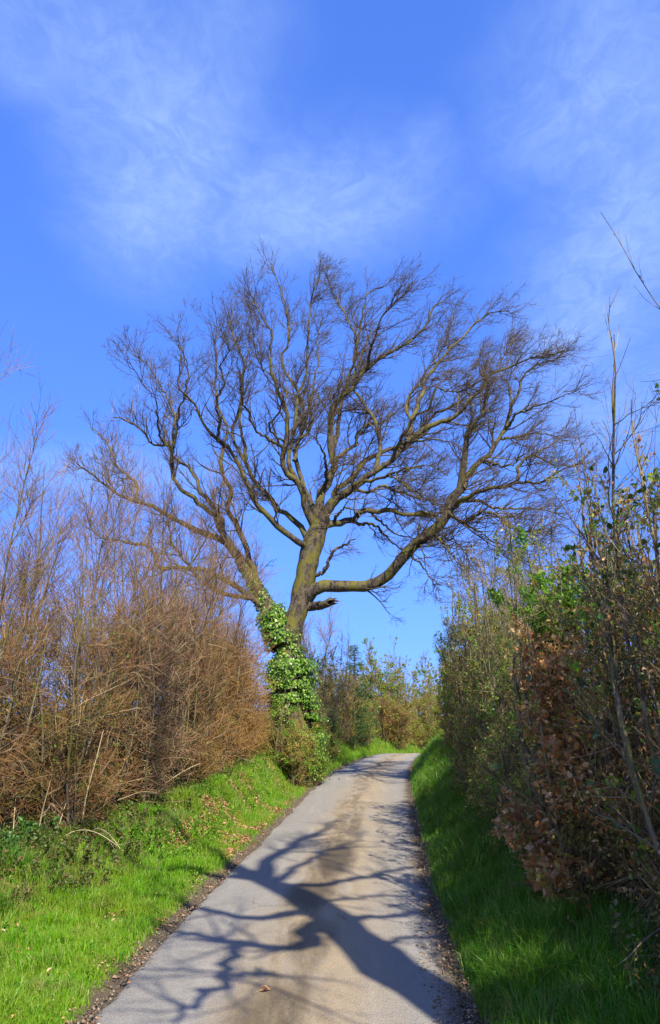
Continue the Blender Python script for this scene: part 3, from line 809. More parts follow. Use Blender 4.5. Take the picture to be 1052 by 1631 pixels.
  [[3.44,20.42,7.46,0.085],[3.63,20.53,7.88,0.078],[3.91,20.61,8.22,0.07],[4.18,20.66,8.4,0.065],[4.47,20.74,8.85,0.057],[4.7,20.8,9.14,0.052],[4.83,20.85,9.54,0.046],[4.98,20.91,10.01,0.04],[5.23,20.98,10.48,0.033],[5.31,21.02,10.84,0.029],[5.71,21.08,11.15,0.024],[6.62,21.2,11.55,0.014]],
  [[3.1,20.55,6.91,0.076],[3.42,20.05,7.09,0.064],[3.92,19.58,7.21,0.05],[4.36,19.22,7.2,0.04],[4.72,18.93,7.22,0.033],[4.98,18.73,7.11,0.028],[5.36,18.4,7.3,0.02],[5.66,18.16,7.37,0.015],[5.87,18.0,7.36,0.012]],
  [[3.12,20.55,7.01,0.054],[3.81,20.9,7.26,0.043],[4.46,21.15,7.11,0.034],[5.3,21.42,7.18,0.023],[6.02,21.64,7.13,0.016],[6.52,21.8,6.95,0.011]],
  [[3.05,20.58,6.87,0.059],[3.31,19.84,6.41,0.047],[3.6,19.32,6.51,0.037],[3.86,18.95,6.46,0.031],[4.11,18.49,6.12,0.023],[4.38,18.01,5.79,0.016],[4.82,17.4,5.7,0.008]],
  [[3.31,19.82,6.41,0.031],[3.58,19.29,6.07,0.023],[3.82,18.93,5.76,0.017],[4.0,18.58,5.37,0.011],[4.13,18.4,5.2,0.009]],
  [[2.73,20.96,6.34,0.039],[2.88,19.63,5.72,0.023],[2.97,18.83,5.28,0.015],[3.04,18.2,4.93,0.009]],
  [[2.04,21.15,5.87,0.033],[2.39,20.83,5.5,0.022],[2.52,20.69,5.23,0.016],[2.78,20.5,4.91,0.01]],
  [[4.54,19.07,7.21,0.045],[4.64,19.1,7.66,0.037],[4.95,19.13,7.96,0.029],[5.5,19.16,7.72,0.02],[5.98,19.18,7.68,0.013],[6.25,19.2,7.49,0.009]],
  [[4.01,20.62,8.28,0.043],[4.42,19.77,7.86,0.025],[4.71,19.32,7.87,0.015],[4.91,19.0,7.92,0.009]],
  [[4.52,20.75,8.91,0.043],[5.17,21.49,9.22,0.034],[5.87,22.11,9.55,0.024],[6.57,22.66,9.68,0.016],[6.99,23.0,9.62,0.011]],
  [[4.73,20.8,9.2,0.043],[4.94,20.4,9.48,0.034],[5.37,20.07,9.57,0.025],[5.88,19.72,9.69,0.016],[6.38,19.4,9.77,0.009]],
  [[3.56,20.2,8.77,0.037],[3.89,21.02,9.72,0.03],[3.95,21.53,10.48,0.024],[3.98,21.9,11.09,0.019],[4.23,22.23,11.65,0.015],[4.55,22.6,12.31,0.011]],
  [[2.75,20.69,6.33,0.032],[3.34,20.75,6.04,0.019],[3.73,20.8,5.55,0.01]],
  [[4.11,18.49,6.14,0.024],[4.2,17.62,5.62,0.015],[4.36,17.0,5.23,0.008]],
  [[4.94,20.9,9.89,0.033],[5.09,21.72,10.85,0.026],[4.92,22.32,11.64,0.02],[5.26,22.73,12.25,0.016],[5.7,23.2,13.01,0.011]],
  [[-0.47,22.0,5.41,0.057],[-0.31,21.9,5.45,0.054],[-0.1,21.79,5.61,0.049],[0.0,21.68,5.86,0.044],[0.15,21.59,6.07,0.04],[0.41,21.49,6.18,0.032],[0.67,21.4,6.32,0.018]],
  [[-0.57,22.0,4.58,0.118],[-0.2,21.47,4.56,0.106],[0.03,21.2,4.6,0.098]]]



def smooth_line(q, K=26, wob=0.0, rng=R0):
    q = np.array(q, float)
    t = np.r_[0, np.cumsum(np.linalg.norm(np.diff(q[:, :3], axis=0), axis=1))]
    t /= t[-1]
    g = np.vstack([2 * q[0] - q[1], q, 2 * q[-1] - q[-2]])
    tt = np.linspace(0, 1, K)
    i = np.clip(np.searchsorted(t, tt, side='right') - 1, 0, len(q) - 2)
    u = ((tt - t[i]) / (t[i + 1] - t[i] + 1e-9))[:, None]
    a, b_, c_, d_ = g[i], g[i + 1], g[i + 2], g[i + 3]
    o = .5 * (2 * b_ + (c_ - a) * u + (2 * a - 5 * b_ + 4 * c_ - d_) * u ** 2 + (3 * b_ - a - 3 * c_ + d_) * u ** 3)
    if wob:
        n = rng.normal(0, wob, (K, 3))
        n[0] = 0
        o[:, :3] += n
    o[:, 3] = np.maximum(o[:, 3], .004)
    return o


def build_beech():
    rng = np.random.default_rng(77)
    gz = float(ground_z(*TREE))
    root = thing('beech_tree', 'big bare spreading beech leaning over the lane, its trunk wrapped in ivy', 'tree', (TREE[0], TREE[1], gz - .2))
    lines = []
    for i, q in enumerate(TREE_LIMBS):
        ln = smooth_line(q, 30, 0.008 if i < 2 else .018, rng)
        lines.append(ln)
    tr = lines[0]
    tr = np.vstack([[tr[0, 0] - .02, tr[0, 1], gz - .9, tr[0, 3] * .95], [tr[0, 0], tr[0, 1], gz + .25, tr[0, 3] * .92], tr[2:]])
    pr = [tubes(tr[None, :, :3], tr[None, :, 3], 18, .03, rng)]
    for k in range(7):                                        # root buttresses
        a = k * .9 + .3
        if math.cos(a) > .3:
            continue
        c0 = tr[2, :3]
        b1 = np.array([TREE[0] + math.cos(a) * .62, TREE[1] + math.sin(a) * .62, gz + .25])
        b2 = np.array([TREE[0] + math.cos(a) * .9, TREE[1] + math.sin(a) * .9, gz - .7])
        l_ = np.stack([c0 + [math.cos(a) * .25, math.sin(a) * .25, .3], b1, b2])
        pr.append(tubes(l_[None], np.array([[.16, .2, .1]]), 8, .05, rng))
    make_mesh('trunk', pr, M['bark'], root, True)
    for i, q in enumerate(lines[1:], 1):
        nm = 'broken_branch' if i >= len(lines) - 2 else 'limb'
        sides = 12 if q[0, 3] > .12 else 8
        prt = [tubes(q[None, :, :3], q[None, :, 3], sides, .05, rng)]
        if i == len(lines) - 1:                               # jagged end of the stub
            e = q[-1]
            prt.append(leaves(np.repeat(e[None, :3], 7, 0) + rng.normal(0, .05, (7, 3)), np.tile([1, 0, .15], (7, 1)) + rng.normal(0, .15, (7, 3)), unit(rng, 7), .22, .3, .1))
        make_mesh(nm, prt, M['bark'] if nm == 'limb' else M['bark_dead'], root, True)
    live = lines[1:-2]
    P_ = np.stack([l[:, :3] for l in live])
    R_ = np.stack([l[:, 3] for l in live])
    tot = []
    left = P_[:, -1, 0] < -1.6
    low = (P_[:, -1, 2] < 6.6) & ~left
    rest = ~left & ~low
    # side branches, boughs, twigs and the fine spray at the tips, swept by the wind towards the right
    for sel, trop, n2, n3, n4, n5 in ((left, (-.02, 0, .40), 340, 1500, 6200, 12000), (low, (.30, 0, .14), 110, 460, 1700, 2600), (rest, (.36, 0, .30), 620, 3200, 13500, 24000)):
        B1 = cut((P_, R_), sel)
        B2 = grow(B1, n2, .6, 2.0, .35, 1.0, trop, 8, .5, .026, .008, .3, .15, .15, 1, rng, .66)
        tail = (B1[0][:, -9:], B1[1][:, -9:])
        B2b = grow(tail, n2 // 2, .3, .85, .2, .7, trop, 8, .7, .012, .005, .35, .14, 0, 1, rng, .3)
        B2 = (np.concatenate([B2[0], B2b[0]]), np.concatenate([B2[1], B2b[1]]))
        B3 = grow(B2, n3, .3, 1.05, .35, .95, trop, 6, .6, .011, .0055, .4, .14, .12, 1, rng, .35)
        ft = tuple(.55 * q for q in trop)
        B4 = grow(B3, n4, .12, .42, .4, 1.0, ft, 5, .65, .006, .0038, .5, .17, .1, 1, rng, .3)
        B5 = grow(B4, n5, .06, .20, .4, 1.0, ft, 3, .75, .0040, .0028, .6, .15, .1, 1, rng, .2)
        tot += [tubes(*B2, 5), tubes(*B3, 4), tubes(*B4, 3), tubes(*B5, 3)]
    # sprays on the broken branch
    Bd = (lines[-2][None, :, :3], lines[-2][None, :, 3])
    Bd2 = grow(Bd, 14, .4, 1.0, .3, .9, (.3, 0, -.1), 5, .4, .01, .004, rng=rng, t0=.4)
    Bd3 = grow(Bd2, 130, .15, .5, .3, .9, (.3, 0, 0), 4, .6, .005, .003, rng=rng)
    tot += [tubes(*Bd2, 3), tubes(*Bd3, 3)]
    make_mesh('crown', tot, M['crown_twig'], root)
    # twiggy water shoots up the fork
    f = lines[1]
    ivs = []
    for k in range(16):                                       # woody ivy stems hugging the bark, running out above the leaves
        a0 = rng.uniform(0, 2 * np.pi)
        src_ = tr if k % 3 else f
        n_ = int(len(src_) * rng.uniform(.38, .62))
        cc = src_[1:n_, :3]
        aa = a0 + np.cumsum(rng.normal(0, .12, len(cc)))
        ivs.append(smooth_line(np.c_[cc + np.c_[np.cos(aa), np.sin(aa), 0 * aa] * (src_[1:n_, 3] + .01)[:, None], np.linspace(.022, .008, len(cc))], 20))
    make_mesh('ivy_stem', [tubes(np.stack([q[:, :3] for q in ivs]), np.stack([q[:, 3] for q in ivs]), 5)], M['bark_dead'], root)
    # ivy: stems that climb the bark and thousands of leaves standing off it
    IP, IN = [], []
    for ln, ta, tb, n, th in ((tr, .02, .40, 38000, .16), (tr, .36, .47, 1500, .03), (f, 0.0, .13, 4200, .07), (f, .1, .34, 1200, .015)):
        lp = ln[:, :3]
        t_ = rng.uniform(ta, tb, n)
        fi = t_ * (len(ln) - 1)
        k = fi.astype(int)
        fr = (fi - k)[:, None]
        c = lp[k] * (1 - fr) + lp[np.minimum(k + 1, len(ln) - 1)] * fr
        r = ln[k, 3]
        T = nrm(lp[np.minimum(k + 1, len(ln) - 1)] - lp[k])
        q = nrm(np.cross(T, unit(rng, n)))
        bulge = .5 + vnoise(c[:, 2] * 1.0, np.arctan2(q[:, 1], q[:, 0]), 2.3, 4)
        IP.append(c + q * (r + np.abs(rng.normal(0, th, n)) * bulge)[:, None])
        IN.append(q)
    IP, IN = np.concatenate(IP), np.concatenate(IN)
    D_ = nrm(np.array([0, 0, -1.]) + unit(rng, len(IP)) * .7 + IN * .25)
    N_ = nrm(IN + unit(rng, len(IP)) * .55 + [0, 0, .35])
    keep = (vnoise(IP[:, 0] * 1.2 + IP[:, 1], IP[:, 2], 2.0, 9) > .2) & (vnoise(IP[:, 0] + IP[:, 1] * .8, IP[:, 2], 6.0, 2) > .22) | (IP[:, 2] < gz + .9)
    ivy = make_mesh('ivy', [leaves(IP[keep], D_[keep], N_[keep], rng.uniform(.03, .075, keep.sum()) * (.7 + .6 * vnoise(IP[keep][:, 0], IP[keep][:, 2], 1.5, 3)), .95, .12)], M['ivy'], root)
    return root


build_beech()

# ------------------------------------------------------------------ the tree whose shadow falls across the lane
# It stands in the right hedge beside the viewpoint; G are points of its skeleton's shadow on the ground, put back along the sun's rays
SB = np.array([2.4, 1.1])


def raise_up(g, zmax=99):
    g = np.array(g, float)
    z = (g - SB) @ SDIR * math.tan(SUN_EL)
    perp = np.array([SDIR[1], -SDIR[0]])
    xy = SB + ((g - SB) @ perp)[:, None] * perp
    return np.c_[xy, z]


def build_shade_tree():
    rng = np.random.default_rng(99)
    root = thing('ash_tree', 'tall bare tree in the right hedge whose shadow crosses the lane', 'tree', (SB[0], SB[1], .3))
    spec = [
        ([(1.9, 4.0), (.88, 5.45), (.43, 6.58), (.08, 7.65), (-.32, 8.87), (-.75, 9.75), (-1.25, 10.6)], [.27, .25, .23, .20, .18, .14, .08]),
        ([(-1.0, 10.2), (-1.5, 11.2), (-2.6, 12.6), (-3.4, 15)], [.11, .07, .04, .015]),
        ([(-.75, 9.75), (-1.5, 10.0), (-2.4, 10.3), (-3.8, 11.2)], [.12, .07, .04, .015]),
        ([(-.75, 9.75), (-.7, 11.4), (-.2, 13.2), (.3, 15.5)], [.13, .09, .06, .02]),
        ([(-.1, 7.7), (-.24, 6.95), (-.5, 7.12), (-.9, 7.2), (-1.25, 7.5), (-1.7, 7.8)], [.12, .075, .06, .05, .04, .02]),
        ([(-.7, 7.2), (-.78, 6.7), (-.7, 6.25), (-.82, 5.95), (-.95, 5.5)], [.055, .045, .04, .035, .02]),
        ([(-.7, 6.3), (-.5, 6.35), (-.38, 6.25)], [.035, .03, .012]),
        ([(-.2, 8.2), (-.75, 7.95), (-1.1, 8.25), (-1.6, 8.6), (-2.2, 8.7)], [.09, .06, .05, .04, .02]),
        ([(0.0, 7.9), (.45, 8.05), (.9, 8.2), (1.5, 8.7)], [.07, .05, .045, .02]),
        ([(-.4, 9.3), (.15, 9.6), (.85, 10.35), (1.5, 10.8)], [.08, .06, .045, .02]),
        ([(-.45, 9.2), (-.2, 8.6), (.5, 8.9), (1.0, 8.75)], [.05, .04, .03, .015]),
        ([(-.6, 9.6), (-.2, 11.2), (.3, 12.3), (.5, 13.5)], [.07, .05, .035, .02]),
        ([(-.9, 10), (-.55, 11.9), (-.25, 13.3)], [.06, .04, .02]),
        ([(.3, 7.0), (.6, 7.3), (1.1, 7.35), (1.5, 7.6)], [.05, .035, .025, .012]),
    ]
    L_ = []
    for g, r in spec:
        p3 = raise_up(g)
        if len(L_) == 0:
            p3 = np.vstack([[SB[0], SB[1], -.2], p3])
            r = [.42] + r
        L_.append(smooth_line(np.c_[p3, r], 22, .025 if len(L_) == 0 else .03, rng))
    make_mesh('trunk', [tubes(L_[0][None, :, :3], L_[0][None, :, 3], 14, .10, rng)], M['bark_plain'], root, True)
    for l in L_[1:]:
        make_mesh('limb', [tubes(l[None, :, :3], l[None, :, 3], 8, .04, rng)], M['bark_plain'], root, True)
    B = (np.stack([l[:, :3] for l in L_[1:]]), np.stack([l[:, 3] for l in L_[1:]]))
    fl = np.array([SDIR[0], SDIR[1]])
    B2 = grow(B, 130, .5, 1.7, .4, 1.0, (0, 0, .35), 7, .45, .03, .008, rng=rng, t0=.3)
    B3 = grow(B2, 420, .3, .9, .4, .9, (0, 0, .3), 5, .5, .012, .004, rng=rng)
    B4 = grow(B3, 1500, .15, .4, .4, .9, (0, 0, .3), 4, .5, .006, .003, rng=rng)
    make_mesh('crown', [tubes(*B2, 5), tubes(*B3, 4), tubes(*B4, 3)], M['bark_plain'], root)


build_shade_tree()


# ------------------------------------------------------------------ hedges
def shrub(name, label, cat, c, half, H, seed, stems=26, boughs=260, twigs=2200, fine=7000, tm='tan_twig', sm_='bark_plain', lv=(), group=None,
          lean=(0, 0), along=(0, 1), face=None, rnd=.25, up=.3, zlow=.1, fine_l=(.10, .32), trunk_r=.02, top_shoots=0, top_l=(.5, 1.2), twig_r=(.0022, .0014), foot=.72, arch=0):
    """a shrub grown stem by stem and clipped to a body half[0] deep across the hedge and half[1] long; lv: (n, size, material, zlo, zhi, part name)"""
    rng = np.random.default_rng(seed)
    c = np.array(c, float)
    z0 = float(ground_z(c[0], c[1]))
    root = thing(name, label, cat, (c[0], c[1], z0), group)
    al = np.array(along, float)
    al /= np.linalg.norm(al)
    ac = np.array([al[1], -al[0]])

    def inside(P):
        d = P[..., :2] - c
        u = (d @ ac) / half[0]
        v = (d @ al) / half[1]
        hz = (P[..., 2] - z0) / H
        wob = 1 + (vnoise(P[..., 1] * 1.0, P[..., 2], 2.6, seed) - .5) * rnd * 1.6 + rng.normal(0, rnd * .22, u.shape)
        rr = np.sqrt(1 - np.clip((hz - .72) / .42, 0, 1) ** 2) * (foot + (1 - foot) * np.clip(hz / .25, 0, 1))
        return (np.abs(u) < rr * wob) & (np.abs(v) < 1.08 * rr ** .5 * wob) & (hz < 1.02 * wob)

    bx = c + np.outer(rng.uniform(-.5, .5, stems) * half[0], ac) + np.outer(rng.uniform(-.95, .95, stems) * half[1], al)
    base = np.c_[bx, ground_z(bx[:, 0], bx[:, 1]) - .05]
    d = nrm(np.c_[(bx - c) / np.array([1, 1]) * .3 + rng.normal(0, .2, (stems, 2)) + np.array(lean), np.ones(stems)])
    P = walk(base, d, H * rng.uniform(.6, 1.02, stems), 10, (0, 0, .1), .09, rng)
    dd = P[..., :2] - c                                       # bent back in where they would lean out of the clipped body
    uu = np.tanh((dd @ ac) / half[0] / .85) * half[0] * .85
    vv = np.tanh((dd @ al) / half[1] / 1.1) * half[1] * 1.1
    P[..., :2] = c + uu[..., None] * ac + vv[..., None] * al
    B1 = (P, (trunk_r * rng.uniform(.5, 1.3, stems))[:, None] * np.linspace(1, .3, 10))
    B2 = grow(B1, boughs, .4, 1.1 * max(half[0], .6), .5, 1.2, (0, 0, up), 7, .55, .012, .003, .4, .16, .04, 1, rng, .3)
    B2s = grow(B1, boughs // 2, .4, .9 * max(half[0], .6), .9, 1.5, (0, 0, -.35), 7, .5, .010, .003, .4, .16, .02, .22, rng, .1)
    B2 = (np.concatenate([B2[0], B2s[0]]), np.concatenate([B2[1], B2s[1]]))
    B2 = cut(B2, inside(B2[0][:, -1]) & (B2[0][:, -1, 2] > z0 - .25))
    B3 = grow(B2, twigs, .2, .6, .4, 1.0, (0, 0, up), 5, .6, .006, twig_r[0], .5, .15, .15, 1, rng, .3)
    B3 = cut(B3, inside(B3[0][:, -1]))
    B4 = grow(B3, fine, fine_l[0], fine_l[1], .4, 1.0, (0, 0, up), 4, .65, .003, twig_r[1], .6, .13, .1, 1, rng, .2)
    B4 = cut(B4, inside(B4[0][:, -1]))
    make_mesh('stems', [tubes(*B1, 6, .04, rng), tubes(*B2, 4)], M[sm_], root)
    tp = [tubes(*B3, 3), tubes(*B4, 3)]
    if top_shoots:
        hi = B1[0][:, 6:], B1[1][:, 6:]
        T1 = grow(hi, top_shoots, *top_l, .05, .5, (0, 0, .3), 9, .9, .009, .004, .35, .07, .1, 1, rng, .1)
        T2 = grow(T1, top_shoots * 5, .15, .5, .4, .8, (0, 0, .5), 5, .6, .004, .0018, .5, .1, .15, .95, rng, .5)
        T3 = grow(T1, top_shoots * 12, .015, .03, .3, .8, (0, 0, .4), 3, .8, .004, .003, .4, .1, .1, 1, rng, 0)
        tp += [tubes(*T1, 5), tubes(*T2, 3), tubes(T3[0], T3[1] * np.array([.8, 1.3, .5]), 4)]
    make_mesh('twigs', tp, M[tm], root)
    if arch:                                                  # long pale shoots that arch out through the twigs
        A1 = grow(B1, arch, .5, 1.3, .6, 1.3, (0, 0, -.12), 10, .8, .0055, .003, .4, .10, .05, .9, rng, .2)
        A2 = grow(A1, arch * 4, .12, .45, .4, .9, (0, 0, .1), 5, .6, .003, .002, .5, .1, .2, 1, rng, .3)
        make_mesh('brushwood', [tubes(*A1, 4), tubes(*A2, 3)], M['pale_twig'], root)
    for i, (n, size, mt, zl, zh, pn) in enumerate(lv):
        src = B4 if len(B4[0]) else B3
        mid = src[0][:, 0, 2] - z0
        k = (mid > zl) & (mid < zh)
        sub = cut(src, k)
        if k.sum() < 3:
            continue
        fine_ = size[1] > .034
        # leaves come in clusters: keep some areas bare
        V_, F_ = leaves_on(sub, int(n * 1.6), size, rng, .5, .5 if mt in ('copper', 'brown_leaf') else .0, .6 if size[1] < .08 else .78, fine_, .02)
        nv = 8 if fine_ else 4
        nf = 8 if fine_ else 2
        n_ = len(V_) // nv
        c0 = V_.reshape(n_, nv, 3)[:, 0]
        keep = vnoise(c0[:, 1] + c0[:, 0] * .7, c0[:, 2] + c0[:, 0] * .5, 2.4, seed + i * 7) > .38
        F3 = F_.reshape(nf, n_, 3)[:, keep].reshape(-1, 3)
        remap = np.cumsum(np.repeat(keep, nv)) - 1
        po = make_mesh(pn, [(V_[np.repeat(keep, nv)], remap[F3])], M[mt], root)
        if pn == 'blossom':
            po['kind'] = 'stuff'
    return root


def along_at(y, side):
    e = left_edge if side < 0 else right_edge
    return (float(e(y + .5) - e(y - .5)), 1.0)


def spot(y, d, side):
    e = left_edge if side < 0 else right_edge
    return (float(e(y)) + side * d, y)


def sapling(name, label, c, H, seed, r=.03, n2=16, n3=110, n4=520, n5=900, spread=(.3, .65), tm='purple_twig', group=None, lean=(0, 0), multi=1):
    rng = np.random.default_rng(seed)
    z0 = float(ground_z(*c))
    root = thing(name, label, 'sapling', (c[0], c[1], z0), group)
    base = np.tile([c[0], c[1], z0 - .05], (multi, 1)) + np.c_[rng.normal(0, .1, (multi, 2)), np.zeros(multi)]
    d = nrm(np.c_[rng.normal(0, .10, (multi, 2)) + np.array(lean), np.ones(multi)])
    P = walk(base, d, H * rng.uniform(.8, 1.0, multi), 14, (0, 0, .15), .05, rng)
    B1 = (P, r * np.linspace(1, .16, 14)[None] * rng.uniform(.7, 1, (multi, 1)))
    B2 = grow(B1, n2 * multi, .8, 2.2, *spread, (0, 0, .35), 9, .55, .016, .006, .3, .09, .22, .95, rng, .55)
    B3 = grow(B2, n3, .3, 1.0, .4, .8, (0, 0, .3), 6, .6, .007, .0032, .4, .1, .1, 1, rng, .4)
    B4 = grow(B3, n4, .12, .5, .4, .9, (0, 0, .3), 4, .65, .004, .0022, .5, .1, .1, 1, rng, .3)
    B5 = grow(B4, n5, .06, .22, .4, .9, (0, 0, .3), 3, .7, .003, .0018, .5, .1, .1, 1, rng, .3)
    make_mesh('trunk', [tubes(*B1, 8, .04, rng), tubes(*B2, 5)], M['bark_plain'], root, True)
    make_mesh('crown', [tubes(*B3, 4), tubes(*B4, 3), tubes(*B5, 3)], M[tm], root)
    return root


LG = 'shrubs of the bare brown hedge left of the lane'
left_hedge = [
    # y, depth off road, H, twig material, label
    (7.4, 3.3, 3.3, 'tan_twig', 'bare brown shrub at the near left end of the hedge, beside the picture edge'),
    (9.2, 2.95, 3.4, 'tan_twig', 'bare hedge shrub with a few pale dead leaves above the nettles'),
    (11.0, 2.2, 3.3, 'tan_twig', 'bare hedge shrub with sprigs of fresh green leaf climbing its front'),
    (12.9, 1.85, 3.3, 'purple_twig', 'dark purplish bare hedge shrub behind the tall pale stalk'),
    (14.8, 1.75, 3.2, 'tan_twig', 'bare olive brown hedge shrub with a mossy stem at its foot'),
    (16.6, 1.75, 3.2, 'rust_twig', 'rusty brown clipped hedge shrub above the bright bank'),
    (18.5, 1.68, 3.2, 'rust_twig', 'orange brown end shrub of the hedge next to the ivy trunk'),
    (20.6, 1.85, 3.0, 'rust_twig', 'short brown shrub tucked against the left side of the ivy trunk'),
]
for i, (y, d, H, tm, lab) in enumerate(left_hedge):
    lv = []
    if i in (0, 1):
        lv.append((260, (.04, .065), 'brown_leaf', .3, 2.6, 'leaves'))
    elif i == 2:
        lv += [(900, (.025, .045), 'fresh', .4, 2.4, 'leaves'), (160, (.04, .06), 'brown_leaf', .3, 2.2, 'leaves')]
    elif i >= 5:
        lv.append((5200, (.02, .035), 'brown_leaf', .2, 3.2, 'leaves'))
    else:
        lv.append((2600, (.02, .035), 'hawthorn', .1, 1.9, 'leaves'))
    shrub('hedge_shrub', lab, 'hedge shrub', spot(y, d, -1), (.85, 1.15), H, 100 + i, 26, 420, 3600, 9000, tm, lv=lv, group=LG, along=along_at(y, -1), rnd=.5, up=.0, arch=48,
          fine_l=(.12, .38), twig_r=(.0034, .0026) if y < 12 else (.0045, .0036))

SG = 'bare saplings rising out of the left hedge'
saps = [
    (8.1, 3.5, 5.6, .035, (0, 0), 2, 'tall bare sapling at the left picture edge'),
    (8.9, 3.2, 5.5, .03, (.05, 0), 2, 'second tall bare sapling from the left edge, reddish twigs'),
    (9.6, 4.0, 6.0, .05, (.10, 0), 1, 'forking bare sapling whose long branch slants up to the right'),
    (10.4, 3.3, 5.0, .03, (0, 0), 2, 'thin bare sapling right of the slanting branch'),
    (11.2, 3.7, 4.9, .03, (.03, 0), 1, 'straight bare sapling beneath the tips of the lowest left beech limb'),
    (12.0, 3.1, 4.6, .025, (0, 0), 2, 'short twiggy sapling in the middle of the left hedge'),
    (12.8, 3.6, 4.9, .03, (0, 0), 2, 'pair of grey stems behind the hedge under the beech limbs'),
    (13.6, 2.9, 4.6, .03, (0, 0), 2, 'slender sapling in front of the low beech limb'),
    (14.5, 3.3, 4.8, .035, (0, 0), 2, 'twin stemmed sapling under the left fork of the beech'),
    (15.3, 2.6, 4.4, .03, (0, 0), 2, 'pale sapling close to the lane side of the hedge'),
    (16.2, 3.1, 4.7, .035, (0, 0), 2, 'dark stemmed sapling left of the rusty shrubs'),
    (17.2, 2.7, 4.3, .03, (0, 0), 2, 'sapling growing through the rusty shrub'),
    (18.3, 3.0, 4.4, .03, (0, 0), 2, 'sapling standing just left of the beech trunk'),
    (19.4, 2.6, 4.0, .025, (0, 0), 2, 'last small sapling against the beech trunk'),
]
for i, (y, d, H, r, lean, mu, lab) in enumerate(saps):
    d -= .95 * float(sm(9, 12, y))
    H += .8
    near = y < 11
    sapling('sapling', lab, spot(y, d, -1), H, 300 + i, r, 15, 260 if near else 180, 1300 if near else 1000, 1500 if near else 1300, tm='purple_twig' if i % 3 else 'tan_twig', group=SG, lean=lean, multi=mu)
for i, (y, d, H, lab) in enumerate([(11.5, 6.0, 5.0, 'bare thicket tree standing behind the near left hedge'), (14.5, 5.5, 5.0, 'bare thicket tree behind the middle of the left hedge'),
                                    (17.5, 5.2, 5.0, 'bare thicket tree behind the far left hedge'), (20.5, 4.8, 4.6, 'bare thicket tree behind the beech')]):
    sapling('thicket_tree', lab, spot(y, d - .6, -1), H - .3, 340 + i, .04, 22, 420, 1900, 2800, (.3, .8), 'purple_twig', 'bare trees behind the left hedge', multi=4)

RG = 'shrubs of the mixed hedge right of the lane'
